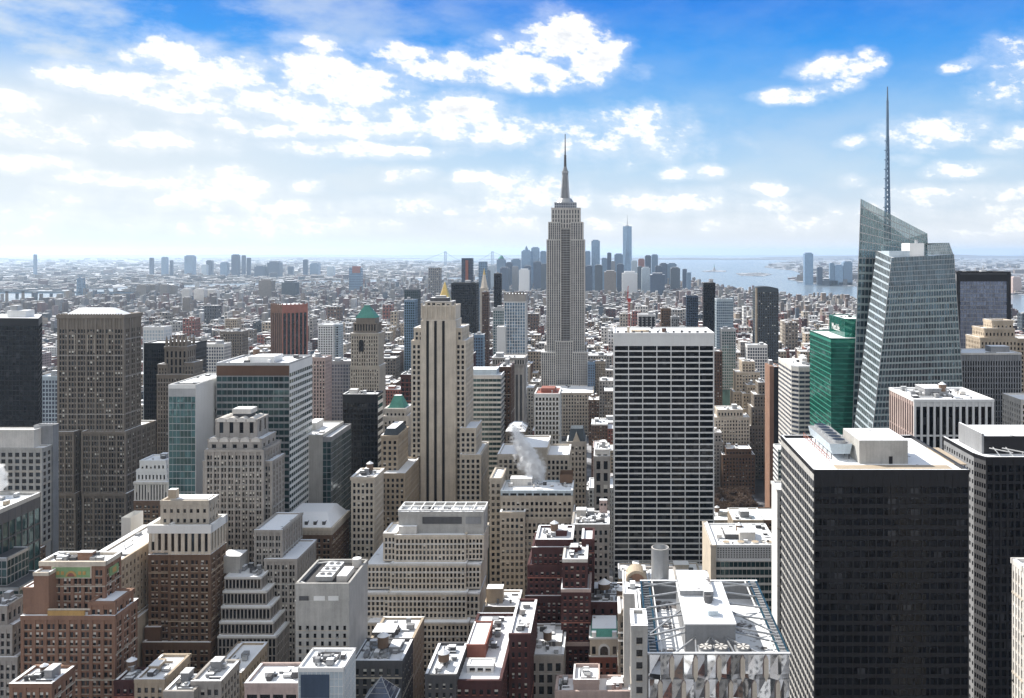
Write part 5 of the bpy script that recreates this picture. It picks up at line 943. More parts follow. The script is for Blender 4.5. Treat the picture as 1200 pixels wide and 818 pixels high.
# ---- the farther towers that stand out one by one
FARB = [  # label, name, u0, u1, vtop, vbase, Y, depth, wall, core, short
    ('wide black slab tower left of the spired skyscraper', 529, 558, 332, 395, 1500, 30, 'black', 'blackglass', 'wide black slab'),
    ('slim dark brown tower between the wide black slab and pale blue slab', 565, 572, 343, 420, 1400, 16, 'bronze', 'bronze', 'slim brown tower'),
    ('thin black tower with stepped top poking above the green-glass slab', 579, 587, 321, 345, 1650, 14, 'black', 'blackglass', 'thin black tower'),
    ('pale green glass slab left of the pale blue slab', 578, 591, 362, 420, 1150, 18, 'steel', 'tealglass', 'pale green slab'),
    ('blue glass slab with orange-red flank rising behind the wide black slab', 541, 553, 303, 332, 2000, 22, 'navy', 'greyglass', 'red-flanked slab'),
    ('slim blue grey tower right of the red-flanked slab', 561, 570, 307, 345, 2300, 20, 'blueglass', 'blueg', 'slim blue grey tower'),
    ('slim black tower standing alone right of the white-banded slab', 825, 838, 332, 395, 1250, 16, 'black', 'blackglass', 'slim black tower'),
    ('dark stepped tower left of the slim black tower', 805, 818, 347, 395, 1500, 18, 'navy', 'blackglass', 'dark stepped tower'),
    ('pale glass tower right of the slim black tower', 840, 859, 351, 420, 1200, 20, 'paleblue', 'blueg', 'pale glass tower'),
    ('lower teal glass block in front of the pale glass tower', 846, 862, 386, 425, 1090, 18, 'steel', 'tealglass', 'lower teal block'),
    ('dark speckled residential tower with curved roof left of emerald tower', 886, 912, 340, 420, 1150, 26, 'slate', 'slate', 'dark speckled tower'),
    ('white layered building in front of dark speckled tower', 876, 899, 405, 440, 1060, 18, 'white', 'greyglass', 'white layered block'),
    ('black and white striped block behind the red crane', 748, 768, 369, 391, 1300, 22, 'white', 'black', 'striped block'),
    ('brown brick slab right of the striped block', 775, 786, 362, 391, 1350, 18, 'brown', 'brown', 'brown slab'),
    ('grey brick slab just right of the brown slab', 787, 796, 372, 391, 1320, 16, 'grey', 'grey', 'grey slab'),
    ('blue glass tower pair left of the three-striped tower', 474, 486, 352, 410, 1350, 20, 'blueglass', 'darkteal', 'blue glass pair'),
    ('dark green glass tower behind the blue glass pair', 474, 490, 340, 362, 1800, 24, 'slate', 'darkteal', 'dark green tower'),
    ('narrow blue grey tower right of three-striped tower crown', 554, 566, 393, 435, 1050, 14, 'blueglass', 'greyglass', 'narrow blue grey tower'),
    ('grey tower with flat top left of the narrow blue grey tower', 543, 553, 393, 440, 1000, 14, 'grey', 'greyglass', 'grey flat-top'),
    ('tall brown tower seen above the pinnacled brown tower', 258, 272, 388, 412, 1500, 20, 'umber', 'umber', 'tall brown block'),
    ('red-topped tower under construction far beyond the rust ribbed tower', 409, 423, 314, 335, 5200, 40, 'blueglass', 'blueg', 'red-topped tower'),
    ('dark purple slab far behind the three-striped tower', 502, 516, 314, 335, 4600, 40, 'umber', 'umber', 'purple slab'),
    ('tan stepped apartment house left of the wide teal banded block', 264, 277, 374, 400, 1700, 22, 'sand', 'sand', 'tan apartment house'),
    ('round white apartment tower left of the pinnacled brown tower', 168, 192, 384, 402, 900, 16, 'white', 'paleblue', 'white apartment tower'),
    ('grey slab in front of the spired skyscraper base at right', 689, 697, 425, 450, 1230, 16, 'blueglass', 'greyglass', 'grey base slab'),
    ('tan office block right beside the spired skyscraper base', 697, 709, 424, 440, 1260, 20, 'sand', 'sand', 'tan base block'),
    ('brown slab block left of the rust ribbed tower', 259, 283, 389, 420, 1100, 20, 'umber', 'umber', 'brown slab block'),
    ('grey residential slab pair right of the rust ribbed tower', 385, 412, 424, 465, 900, 22, 'grey', 'greyglass', 'grey slab pair'),
    ('dark brown tower with tan base in front of the grey slab pair', 364, 381, 420, 470, 860, 20, 'pink', 'pink', 'pink brown block'),
    ('grey slab with pale grid in the gap left of massive umber tower', 46, 68, 442, 480, 760, 20, 'paleblue', 'greyglass', 'gap grid slab'),
    ('white block with flat roof behind the white-flanked teal slab', 236, 262, 404, 425, 1000, 20, 'offwhite', 'greyglass', 'white flat block'),
    ('dark red brick block behind right side of three-striped tower', 545, 555, 415, 432, 900, 14, 'darkbrick', 'darkbrick', 'red brick block'),
    ('black narrow slab left edge of the three-striped tower', 470, 484, 440, 468, 700, 18, 'darkbrick', 'darkbrick', 'dark brick slab')]
def simple(name, label, u0, u1, vt, vb, Y, D, wall, core, tg, group=None, reg=True):
    b = B(name, label, u0, u1, Y, tg, group=group); cur = M[core] != M[wall]
    st = S(wall, max(3.0, Y/420), max(3.8, Y/330), .28 if cur else .5, .3, .35, .3, 'c' if cur else 'm', core if cur else None, 3)
    b.tier(u0, u1, vt, Y, D, st, vb=vb, reg=reg)
    if Y < 1700: b.clutter(3, wall='grey')
    b.done(); return b
FB = {}
for lb, u0, u1, vt, vb, Y, D, wl, cr, tg in FARB: FB[tg] = simple('tower', lb, u0, u1, vt, vb, Y, D, wl, cr, tg)
b = FB['red-flanked slab']; m_ = MB(); m_.box(X(545, 1990), X(548, 1990), 1996, 1999.5, Z(331, 1999), Z(305, 1999), 'rust'); b.part(m_, 'red_strip')
b = FB['red-topped tower']; m_ = MB(); Y = 5197; m_.box(X(413, Y), X(422, Y), Y-4, Y+20, Z(320, Y), Z(312, Y), 'rust'); b.part(m_, 'red_netting')
b = FB['striped block']; m_ = MB()
for k in range(4): xx = X(749.5+k*4.8, 1299); m_.box(xx, xx+3.4, 1298, 1299.5, 40, Z(371, 1300), 'black'); 
b.part(m_, 'black_stripe')
b = FB['dark speckled tower']; x0, x1, y0, y1, z = b.last; m_ = MB()
for k in range(10):
    a0, a1 = k/10, (k+1)/10; f = lambda t: 5*math.sin(math.pi*(.25+.6*t)); m_.hexa([(x0+(x1-x0)*a0, y0, z), (x0+(x1-x0)*a1, y0, z), (x0+(x1-x0)*a1, y1, z), (x0+(x1-x0)*a0, y1, z), (x0+(x1-x0)*a0, y0, z+f(a0)), (x0+(x1-x0)*a1, y0, z+f(a1)), (x0+(x1-x0)*a1, y1, z+f(a1)), (x0+(x1-x0)*a0, y1, z+f(a0))], 'slate')
b.part(m_, 'curved_roof'); m_ = MB(); m_.box(x0-.6, x0+1.6, y0-.9, y0+1, 0, z+3, 'tan'); b.part(m_, 'edge_pier')
b = B('clock_tower', 'pale clock tower with pointed gilded top right of the wide black slab', 563, 571, 2050, 'gold-tipped clock tower'); b.tier(562.5, 571, 338, 2050, 18, S('pale_limestone', 4, 5, .5, .4), vb=350); x0, x1, y0, y1, z = b.last
m_ = MB(); m_.cyl((x0+x1)/2, 2059, z, Z(322, 2050), 9, 3.2, 'pale_limestone', 4); b.part(m_, 'pyramid_roof'); m_ = MB(); m_.cyl((x0+x1)/2, 2059, Z(322, 2050), Z(314, 2050), 3, 0, 'gold', 8); b.part(m_, 'lantern')
b = B('gilded_tower', 'stone tower with bright gilded pyramid spire right behind the three-striped tower crown', 513, 528, 1900, 'gilded pyramid'); b.tier(512, 528, 352, 1900, 28, S('pale_limestone', 5, 5, .5, .4), vb=350); x0, x1, y0, y1, z = b.last
m_ = MB(); m_.cyl((x0+x1)/2, 1914, z, Z(330, 1914), 15, .4, 'gold', 8); b.part(m_, 'gilded_pyramid')
# red tower crane
cr = thing('tower_crane', 'red tower crane standing behind the white-banded slab left edge', 'crane', (X(737, 1280), 1280, 0)); o = cr.location; m_ = MB(); x, y = X(737, 1280), 1280
for dx, dy in ((-1.2, -1.2), (1.2, -1.2), (1.2, 1.2), (-1.2, 1.2)): m_.beam((x+dx, y+dy, 0), (x+dx, y+dy, Z(352, y)), .6, 'redpaint')
for k in range(40): z = k*4.6; m_.beam((x-1.2, y-1.2, z), (x+1.2, y-1.2, z+4.6), .4, 'redpaint')
m_.build('mast', cr, tuple(o)); m_ = MB(); m_.beam((x-3, y, Z(352, y)), (x-1, y, Z(335, y)), .9, 'redpaint'); m_.beam((x-2, y, Z(352, y)), (x, y, Z(340, y)), .5, 'redpaint'); m_.build('jib', cr, tuple(o)); m_ = MB(); m_.box(x-2, x+3, y-2, y+2, Z(354, y), Z(350, y), 'redpaint'); m_.box(x-4, x+13, y-3, y+3, Z(391, y), Z(387, y), 'redpaint'); m_.build('cab', cr, tuple(o))
# ---------------------------------------------------------------- distant skylines
DOWN = [  # u0, u1, vtop, Y, cladding, label
    (582, 592, 303, 6000, 'blueglass', 'distant downtown tower with domed top farthest left of the spired skyscraper'), (593, 600, 307, 6100, 'navy', 'short dark downtown block beside the domed downtown tower'),
    (599, 610, 303, 6200, 'blueglass', 'blue downtown block left of the peaked downtown tower'), (611, 622, 293, 5900, 'blueg', 'downtown tower with stepped peak left of the spired skyscraper'),
    (622.5, 632, 289.5, 6000, 'blueg', 'tallest flat-topped downtown tower left of the spired skyscraper'), (608, 620, 315, 5000, 'white', 'white low downtown block beneath the peaked downtown tower'),
    (633, 640, 294, 6300, 'blueglass', 'blue grey downtown tower half hidden by left edge of the spired skyscraper'), (685.5, 692, 294, 6100, 'blueglass', 'blue grey downtown tower half hidden by right edge of the spired skyscraper'),
    (693, 703, 281, 5100, 'blueg', 'tall blue stacked-glass downtown tower right of the spired skyscraper'), (705, 711.5, 302, 5300, 'blueglass', 'blue narrow block right of the stacked-glass downtown tower'),
    (711.5, 716.5, 296, 5600, 'navy', 'slim dark downtown tower between stacked-glass tower and tallest spire tower'), (720, 730, 297, 5800, 'blueglass', 'grey blue square downtown tower just left of the tallest spire tower'),
    (748, 755.5, 303, 5600, 'rust', 'reddish downtown tower right of the tallest spire tower'), (756, 763, 299, 5900, 'navy', 'dark stepped downtown tower right of the reddish one'),
    (763.5, 771, 298, 6000, 'blueglass', 'square blue grey downtown tower with flat top beside the dark stepped one'), (773, 782, 308, 6200, 'navy', 'short dark downtown block with sloped shoulder near the harbour'),
    (782, 793, 308, 6250, 'blueglass', 'broad blue grey downtown block with sloped top near the harbour'), (708, 722, 317, 4700, 'umber', 'dark brown pyramid-stepped block before the downtown towers'),
    (729, 747, 318, 4900, 'white', 'pale broad block below the tallest spire tower'), (740, 747, 305, 5400, 'paleblue', 'small pale tower tucked right behind the tallest spire tower'),
    (762, 779, 320, 4800, 'navy', 'long dark office block below the square blue grey tower'), (800, 805, 315, 5600, 'navy', 'slim dark tower standing at the waterfront tip'), (805, 810, 319, 5500, 'blueglass', 'short blue tower right of the slim dark waterfront tower'),
    (716, 721, 306, 5200, 'grey', 'short grey tower left of the square downtown tower'), (752, 762, 313, 5000, 'paleblue', 'low pale tower beneath the reddish downtown tower'), (657-12, 652, 300, 6000, 'blueglass', 'downtown tower almost wholly behind the spired skyscraper'), (572, 580, 311, 5600, 'paleblue', 'small pale tower left of the domed downtown tower'), (600, 607, 312, 5300, 'grey', 'short grey tower before the blue downtown block'), (625, 634, 306, 5500, 'navy', 'dark short block before the tallest flat-topped downtown tower'),
    (586, 596, 313, 5200, 'navy', 'dark low block before the domed downtown tower'), (614, 622, 311, 5250, 'navy', 'dark stub tower right of the short grey downtown tower'), (634, 641, 309, 5150, 'slate', 'slate block touching left edge of the spired skyscraper far behind'), (686, 694, 311, 5000, 'navy', 'dark block touching right edge of the spired skyscraper far behind'),
    (697, 706, 310, 4900, 'slate', 'slate block before the stacked-glass downtown tower'), (723, 731, 309, 5050, 'navy', 'dark block before the square downtown tower'), (747, 753, 312, 5250, 'slate', 'slate stub before the reddish downtown tower'), (768, 776, 311, 5450, 'navy', 'dark block right of the square flat-topped tower'), (786, 797, 313, 5350, 'slate', 'slate block before the broad harbour block'), (566, 574, 316, 5300, 'slate', 'slate block leftmost before the downtown skyline')]
BK = [(175, 179, 302, 'leftmost thin tower of the far left skyline across the river'), (189, 195, 301, 'second tower of the far left skyline, with straight sides'), (199, 202, 305, 'thin short tower right of the second far left tower'), (216, 226, 299, 'broad dark blue tower of the far left skyline'), (236, 242, 310, 'short block right of the broad dark blue tower'), (241.5, 248, 305, 'stepped block of the far left skyline between two gaps'), (258, 266, 307, 'grey blue block left of the tallest far left tower'), (271, 279, 298, 'tallest tower of the far left skyline'), (283, 287, 299, 'slim tower right of the tallest far left tower'), (289, 293, 302, 'slim shorter tower second right of the tallest far left tower'), (298, 310, 311, 'low wide block right of the slim far left pair'), (313, 327, 306, 'wide blocky tower of the far left skyline above the rust ribbed tower'), (337, 343, 312, 'small block above the right side of the rust ribbed tower'), (355, 360, 304, 'lone slim tower right of the rust ribbed tower on the horizon'), (363, 373, 308, 'pair-wide block right of the lone slim horizon tower'), (383, 391, 312, 'small blue block farthest right of the far left skyline'), (39, 42, 298, 'tiny lone tower at the far left horizon')]
NJ = [(943, 953, 296, 'blueg', 'tall blue glass tower alone across the river left of faceted crystal tower'), (958, 964, 313, 'navy', 'short dark tower right of the tall blue tower across the river'), (972.5, 978, 308, 'blueglass', 'slim blue tower of the riverside group'), (978.5, 988, 310, 'blueg', 'wide teal blue tower in the middle of the riverside group'), (988.5, 999, 306, 'blueglass', 'broad tower with rounded top, right end of the riverside group'), (963, 982, 326.5, 'slate', 'long low dark riverside building below the towers'), (983, 1004, 328.5, 'white', 'long low white pier building at the river edge'), (1187, 1197, 324, 'pink', 'pinkish block across the river at the right edge')]
def far_tower(name, lb, u0, u1, vt, Y, m, grp):
    x0, x1, zt = X(u0, Y), X(u1, Y), Z(vt, Y); w = x1-x0
    r = thing(name, lb, 'tower', ((x0+x1)/2, Y, 0), grp); o = tuple(r.location); mb = MB(); d = w*.8
    mb.box(x0, x1, Y, Y+d, 0, zt-w*.12, m, SNOW, skip=(0,)); mb.build('shaft', r, o)
    mb = MB(); mb.box(x0+w*.15, x1-w*.15, Y+d*.1, Y+d*.9, zt-w*.12, zt, m, SNOW, skip=(0,)); mb.build('crown', r, o)
    HER.append((u0, u1, vt, 340, Y, (x0, x1, Y, Y+d), None, zt)); return r, o, x0, x1, zt
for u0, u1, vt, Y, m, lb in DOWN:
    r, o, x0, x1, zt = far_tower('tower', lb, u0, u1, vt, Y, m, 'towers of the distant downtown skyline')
    if 'domed' in lb and 'tower with domed' in lb: mb = MB(); mb.cyl((x0+x1)/2, Y+20, zt, zt+22, 24, 6, 'copper', 10); mb.build('dome', r, o)
    if 'stepped peak' in lb: mb = MB(); mb.cyl((x0+x1)/2, Y+20, zt, zt+32, 15, .5, 'blueglass', 4); mb.build('peak', r, o)
Y = 5500; b = B('tower', 'tallest tapering blue glass tower with a spire in the distant downtown', 730.5, 740, Y, group='towers of the distant downtown skyline'); x0, x1, zt = X(730, Y), X(740.5, Y), Z(265, Y); m_ = MB(); c = (x0+x1)/2; h = (x1-x0)/2
P4 = [(x0, Y, 0), (x1, Y, 0), (x1, Y+2*h, 0), (x0, Y+2*h, 0)]; P8 = [(c, Y, zt), (x1, Y+h, zt), (c, Y+2*h, zt), (x0, Y+h, zt)]
for k in range(4): n = (k+1) % 4; m_.poly([P4[k], P4[n], P8[k]], 'blueg'); m_.poly([P8[k], P4[n], P8[n]], 'blueg')
m_.poly(P8, 'steel'); b.part(m_, 'shaft'); m_ = MB(); m_.cyl(c, Y+h, zt, zt+6, 12, 12, 'steel', 10); m_.cyl(c, Y+h, zt+6, Z(251.5, Y), 2.6, .6, 'steel', 6); b.part(m_, 'spire'); HER.append((730, 740, 252, 335, Y, (x0, x1, Y, Y+60), None, zt))
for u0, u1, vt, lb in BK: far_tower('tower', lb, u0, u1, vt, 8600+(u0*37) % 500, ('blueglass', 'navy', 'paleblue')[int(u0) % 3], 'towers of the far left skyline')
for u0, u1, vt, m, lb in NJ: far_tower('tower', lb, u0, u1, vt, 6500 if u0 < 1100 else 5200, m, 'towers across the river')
for u0, u1, vt, vb, Y, m, lb in ((160, 171, 333, 345, 4600, 'umber', 'leftmost brown slab block near the river'), (172, 182, 333, 345, 4650, 'umber', 'second brown slab block near the river'), (187, 196, 333, 345, 4550, 'umber', 'third brown slab block near the river'), (197, 205, 334, 345, 4600, 'umber', 'fourth brown slab block near the river'), (213, 222, 338, 352, 4000, 'offwhite', 'pale slab block beside the dark lone block'), (214, 222, 348, 362, 3300, 'umber', 'dark lone block before pale slabs'), (227, 239, 338, 352, 4100, 'offwhite', 'left one of twin pale slab blocks'), (240, 253, 339, 352, 4150, 'offwhite', 'right one of twin pale slab blocks'), (303, 318, 327, 345, 4500, 'umber', 'brown slabs above the rust ribbed tower'), (330, 346, 329, 345, 4600, 'slate', 'dark slabs upper right of the rust ribbed tower')):
    far_tower('apartment_slab', lb, u0, u1, vt, Y, m, 'slab blocks near the river')
def lattice(name, lb, cat): return thing(name, lb, cat, (0, 0, 0))
# suspension bridge over the left river, narrows bridge on the horizon, chimneys, statue
Y = 4700; br = thing('suspension_bridge', 'steel suspension bridge with one lattice tower crossing the river at left', 'bridge', (X(95, Y), Y, -4)); o = tuple(br.location); m_ = MB(); x = X(95, Y)
for dx in (-16, 16):
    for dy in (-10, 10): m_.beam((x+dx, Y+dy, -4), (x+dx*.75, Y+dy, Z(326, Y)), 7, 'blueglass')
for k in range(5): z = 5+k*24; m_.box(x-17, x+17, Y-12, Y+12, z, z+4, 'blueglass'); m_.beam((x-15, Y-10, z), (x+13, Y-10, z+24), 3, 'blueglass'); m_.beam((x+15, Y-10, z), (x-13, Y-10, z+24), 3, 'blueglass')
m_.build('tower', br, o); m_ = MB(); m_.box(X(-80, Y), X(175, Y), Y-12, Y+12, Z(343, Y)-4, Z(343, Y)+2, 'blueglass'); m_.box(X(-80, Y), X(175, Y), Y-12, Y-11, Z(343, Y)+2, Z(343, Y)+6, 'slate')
for uu in (-40, 20, 60, 130, 160): m_.box(X(uu, Y)-4, X(uu, Y)+4, Y-8, Y+8, -6, Z(343, Y)-4, 'slate')
m_.build('deck', br, o); m_ = MB(); q = [(X(95+s*k*12, Y), Y, Z(327+k*k*.42, Y)) for s in (1,) for k in range(7)]; q2 = [(X(95-k*18, Y), Y, Z(327+14*(1-(1-k/7)**2), Y)) for k in range(8)]
for L_ in (q, q2):
    for i in range(len(L_)-1): m_.beam(L_[i], L_[i+1], 2.4, 'slate')
m_.build('cable', br, o)
Y = 15500; br = thing('suspension_bridge', 'faint two-towered suspension bridge on the horizon above the three-striped tower', 'bridge', (X(550, Y), Y, -4)); o = tuple(br.location)
for uu in (522, 577):
    m_ = MB(); x = X(uu, Y)
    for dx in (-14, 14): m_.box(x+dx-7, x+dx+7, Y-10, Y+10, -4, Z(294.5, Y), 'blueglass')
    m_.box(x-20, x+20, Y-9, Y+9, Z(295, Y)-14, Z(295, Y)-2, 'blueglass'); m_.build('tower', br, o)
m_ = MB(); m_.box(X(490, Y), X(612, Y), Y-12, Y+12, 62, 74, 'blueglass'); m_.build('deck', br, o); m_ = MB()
for i in range(-14, 26):
    f = lambda k: 70+190*((k-5.5)/5.5)**2 if 0 <= k <= 11 else max(70, 260-abs(k if k < 0 else k-11)*32)
    if f(i) > 70 or f(i+1) > 70: m_.beam((X(522+i*5, Y), Y, f(i)), (X(522+(i+1)*5, Y), Y, f(i+1)), 5, 'slate')
m_.build('cable', br, o)
for uu, lb in ((8, 'leftmost tall power station chimney against the river'), (27, 'tall power station chimney right of its twin against the river')):
    Y = 3700; c = thing('chimney', lb, 'chimney', (X(uu, Y), Y, 0), 'power station chimneys'); m_ = MB(); m_.cyl(X(uu, Y), Y, 0, Z(343, Y), 7.5, 5.5, 'umber', 12); m_.build('stack', c, tuple(c.location)); m_ = MB(); m_.cyl(X(uu, Y), Y, Z(343, Y), Z(341, Y), 6, 6, 'black', 12); m_.build('cap', c, tuple(c.location))
Y = 11300; st = thing('statue', 'tiny green statue on pedestal on a harbour island', 'statue', (X(837, Y), Y, 0)); o = tuple(st.location); m_ = MB(); x = X(837, Y); m_.box(x-20, x+20, Y-20, Y+20, 0, 18, 'grey_stone'); m_.box(x-9, x+9, Y-9, Y+9, 18, 46, 'grey_stone'); m_.build('pedestal', st, o); m_ = MB(); m_.cyl(x, Y, 46, 78, 6, 3.4, 'copper', 10); m_.cyl(x, Y, 78, 84, 2.4, 2, 'copper', 8); m_.beam((x-3, Y, 75), (x-5, Y, 93), 2.2, 'copper'); m_.build('figure', st, o)

# ---------------------------------------------------------------- the rest of the city: lots along the street grid
WC = {'limestone': 'pale stone', 'tan': 'tan brick', 'brown': 'brown brick', 'redbrick': 'red brick', 'darkbrick': 'dark red brick', 'grey_stone': 'grey stone', 'offwhite': 'off-white', 'concrete': 'grey concrete', 'umber': 'dark brown', 'white': 'white', 'sand': 'sandy brick', 'darkgrey': 'dark grey', 'slate': 'slate blue', 'pink': 'pinkish stone'}
WK = ['limestone']*4+['tan']*4+['brown']*5+['redbrick']*4+['darkbrick']*3+['grey_stone']*4+['offwhite']*3+['concrete']*2+['umber']*4+['white']*2+['sand']*2+['darkgrey']*2+['slate']+['pink']
LOTS = []; g2 = random.Random(21); BX = [AVES[0][0]-280*k for k in (3, 2, 1)]+[a for a, _ in AVES]+[AVES[-1][0]+280*k for k in (1, 2, 3)]; BW = {a: w for a, w in AVES}
ST2 = [590+80.5*k for k in range(-4, 27)]
BLK = [h for h in HER]+[(838, 902, 560, 606, 872, (0, 0, 0, 0), None, 0)]
def maxz(x0, x1, y):
    ua, ub = U(x0, y), U(x1, y); ua2, ub2 = U(x0, y+28), U(x1, y+28); lo, hi = min(ua, ua2)-1, max(ub, ub2)+1; z = 400
    for h in BLK:
        if h[4] > y+4 and h[0] < hi and h[1] > lo: z = min(z, Z(h[3]-3, y+15))
    return z
def clash(x0, x1, y0, y1):
    for h in BLK:
        f = h[5]
        if f[0]-1.5 < x1 and f[1]+1.5 > x0 and f[2]-1.5 < y1 and f[3]+1.5 > y0: return True
    return False
for i in range(len(BX)-1):
    xa, xb = BX[i]+BW.get(BX[i], 14), BX[i+1]-BW.get(BX[i+1], 14)
    for k in range(len(ST2)-1):
        ya, yb = ST2[k]+9, ST2[k+1]-9
        if ya < 330 or xb/ya*F+UX < -60 or xa/yb*F+UX > 1260: continue
        for row in (0, 1):
            y0 = ya+.3 if row == 0 else (ya+yb)/2+1; y1 = (ya+yb)/2-1 if row == 0 else yb-.3; x = xa+.3
            while x < xb-8:
                w = g2.choice((9, 14, 18, 24, 30, 40)) if y0 > 700 else g2.choice((16, 22, 30, 40)); w = min(w, xb-x-.3)
                x0, x1 = x, x+w-.6; x += w
                if w < 7 or U(x1, y0) < -70 or U(x0, y0) > 1270: continue
                if PARK[0] < x1 and PARK[1] > x0 and PARK[2]-6 < y1 and PARK[3]+2 > y0: continue
                q = g2.random()
                h = (g2.uniform(32, 92) if y0 < 1000 else g2.uniform(26, 92) if y0 < 1600 else g2.uniform(16, 58)) if q < .8 else g2.uniform(18, 40) if q < .93 or y0 < 1000 else g2.uniform(50, 95)
                yy1 = y1-g2.uniform(0, 5)
                if clash(x0, x1, y0, yy1): continue
                h = min(h, maxz(x0, x1, y0))
                if h < 9: continue
                LOTS.append([x0, x1, y0, yy1, h, g2.choice(WK), g2.random(), 0])
# which lots show, and how large (a coarse depth-sorted mask)
SW, SH = 600, 409; idb = np.full((SH, SW), -1, dtype=np.int32)
def hull(pts):
    pts = sorted(set(pts)); 
    def half(p):
        o = []
        for q in p:
            while len(o) > 1 and (o[-1][0]-o[-2][0])*(q[1]-o[-2][1])-(o[-1][1]-o[-2][1])*(q[0]-o[-2][0]) <= 0: o.pop()
            o.append(q)
        return o[:-1]
    return half(pts)+half(pts[::-1])
def draw(x0, x1, y0, y1, z1, idn, z0=0):
    p = [(round(U(x, y)/2, 2), round(V(z, y)/2, 2)) for x in (x0, x1) for y in (y0, y1) for z in (z0, z1)]
    us, vs = [q[0] for q in p], [q[1] for q in p]; a, c = max(0, int(min(us))), min(SW, int(max(us))+2); e, d = max(0, int(min(vs))), min(SH, int(max(vs))+2)
    if a >= c or e >= d: return
    gx, gy = np.meshgrid(np.arange(a, c)+.5, np.arange(e, d)+.5); k = np.ones(gx.shape, bool); H = hull(p)
    for i in range(len(H)):
        (xa, ya), (xb, yb) = H[i], H[(i+1) % len(H)]; k &= ((xb-xa)*(gy-ya)-(yb-ya)*(gx-xa)) >= 0
    idb[e:d, a:c][k] = idn
ITEMS = [(h[4], h[5], h[7], -2-i) for i, h in enumerate(HER)]+[(l[2], tuple(l[:4]), l[4], i) for i, l in enumerate(LOTS)]
for y, f, z1, idn in sorted(ITEMS, key=lambda t: -t[0]): draw(f[0], f[1], f[2], f[3], z1, idn)
cnt = {int(k): int(c) for k, c in zip(*np.unique(idb, return_counts=True))}
order = sorted((i for i in range(len(LOTS)) if cnt.get(i, 0) >= 8), key=lambda i: -cnt[i])[:200]
cen = {}
for i in order: yy, xx = np.nonzero(idb == i); cen[i] = (xx.mean()*2, yy.mean()*2)
HT = {}                                            # named landmarks as they show
for i, h in enumerate(HER):
    if h[6] is not None and h[6].tagw and cnt.get(-2-i, 0) > 25:
        yy, xx = np.nonzero(idb == -2-i); e = HT.setdefault(h[6].tagw, [1e9, -1e9, 1e9, -1e9]); e[0] = min(e[0], xx.min()*2); e[1] = max(e[1], xx.max()*2); e[2] = min(e[2], yy.min()*2); e[3] = max(e[3], yy.max()*2)
def relate(u, v):
    best = None
    for t, (a, c, e, d) in HT.items():
        dx = max(a-u, 0, u-c); dy = max(e-v, 0, v-d); dist = math.hypot(dx, dy)+.15*math.hypot((a+c)/2-u, (e+d)/2-v)
        r = ('left of' if u < a else 'right of') if dx >= dy and dx > 0 else ('just below' if v > d else 'just above') if dy > 0 else 'beside'
        if best is None or dist < best[0]: best = (dist, r, t)
    return best
INFO = {}; cl = {}
for i in order:
    x0, x1, y0, y1, h, wl, rn, _ = LOTS[i]; size = 'low' if h < 32 else 'mid-height' if h < 58 else 'tall'; tank = rn < .3 and cnt[i] > 40
    d, r, t = relate(*cen[i]); key = (size, WC[wl], r, t); INFO[i] = (key, tank, d); cl.setdefault(key, []).append(i)
ORD = ['nearest', 'second nearest', 'third nearest', 'fourth nearest', 'fifth nearest', 'sixth nearest', 'seventh nearest', 'eighth nearest', 'ninth nearest', 'tenth nearest', 'eleventh nearest', 'twelfth nearest']
LBL = {}
for key, ids in cl.items():
    size, c, r, t = key; ids.sort(key=lambda i: INFO[i][2])
    for n, i in enumerate(ids):
        e = ' with roof water tank' if INFO[i][1] and len(t.split()) < 5 else ''
        LBL[i] = f'{size} {c} building{e} {r} the {t}' if len(ids) == 1 else f'{size} {c} building, {ORD[min(n, 11)]} {r} the {t}'
for i in order:
    x0, x1, y0, y1, h, wl, rn, _ = LOTS[i]; LOTS[i][7] = 1; (size, c, r, t), tank, d = INFO[i]
    b = B('building', LBL[i], U(x0, y0), U(x1, y0), y0, group='lower buildings of the street blocks'); k = max(1, y0/900)
    b.tm(x0, x1, y0, y1, 0, h, S(wl, 3.0*k, 3.6*k, .5, .42, .35, .25, cap=1.6, mix=(.72, .13, .15)), reg=False, roof=(SNOW, SNOW, SNOW2)[int(rn*3)], par=.8, parm=('offwhite' if rn > .8 else None))
    if cnt[i] > 60 or y0 < 900: b.clutter(5 if cnt[i] > 120 else 3, tank=tank, wall=wl if rn < .5 else 'grey')
    elif x1-x0 > 9: b.clutter(1, tank=False, wall='grey')
    b.done(minpx=2.6)

# ---------------------------------------------------------------- uncountable far city fabric
def fieldmat():
    m = bpy.data.materials.new('far city fabric'); m.use_nodes = True; t = NT(m.node_tree); b = t.n['Principled BSDF']; b.inputs['Roughness'].default_value = .85
    at = t.node('ShaderNodeAttribute', attribute_name='tone'); g = t.node('ShaderNodeNewGeometry'); sp = t.node('ShaderNodeSeparateXYZ'); t.l.new(g.outputs['Position'], sp.inputs[0]); sn = t.node('ShaderNodeSeparateXYZ'); t.l.new(g.outputs['Normal'], sn.inputs[0])
    ax = t.math('GREATER_THAN', t.math('ABSOLUTE', sn.outputs[0]), .5); s = t.math('ADD', t.math('MULTIPLY', ax, sp.outputs[1]), t.math('MULTIPLY', t.math('SUBTRACT', 1, ax), sp.outputs[0]))
    wx = t.math('GREATER_THAN', t.math('FRACT', t.math('DIVIDE', s, 4.2)), .52); wz = t.math('GREATER_THAN', t.math('FRACT', t.math('DIVIDE', sp.outputs[2], 4.4)), .48)
    wl = t.math('MULTIPLY', t.math('LESS_THAN', sn.outputs[2], .5), t.math('MULTIPLY', wx, wz))
    n = t.noise(g.outputs['Position'], .12, 4, .6); f = t.math('MULTIPLY_ADD', n, .7, .65); c = t.mix(1.0, at.outputs['Color'], t.xyz(f, f, f), 'MULTIPLY')
    t.l.new(t.mix(wl, c, (.03, .032, .038)), b.inputs['Base Color']); return m
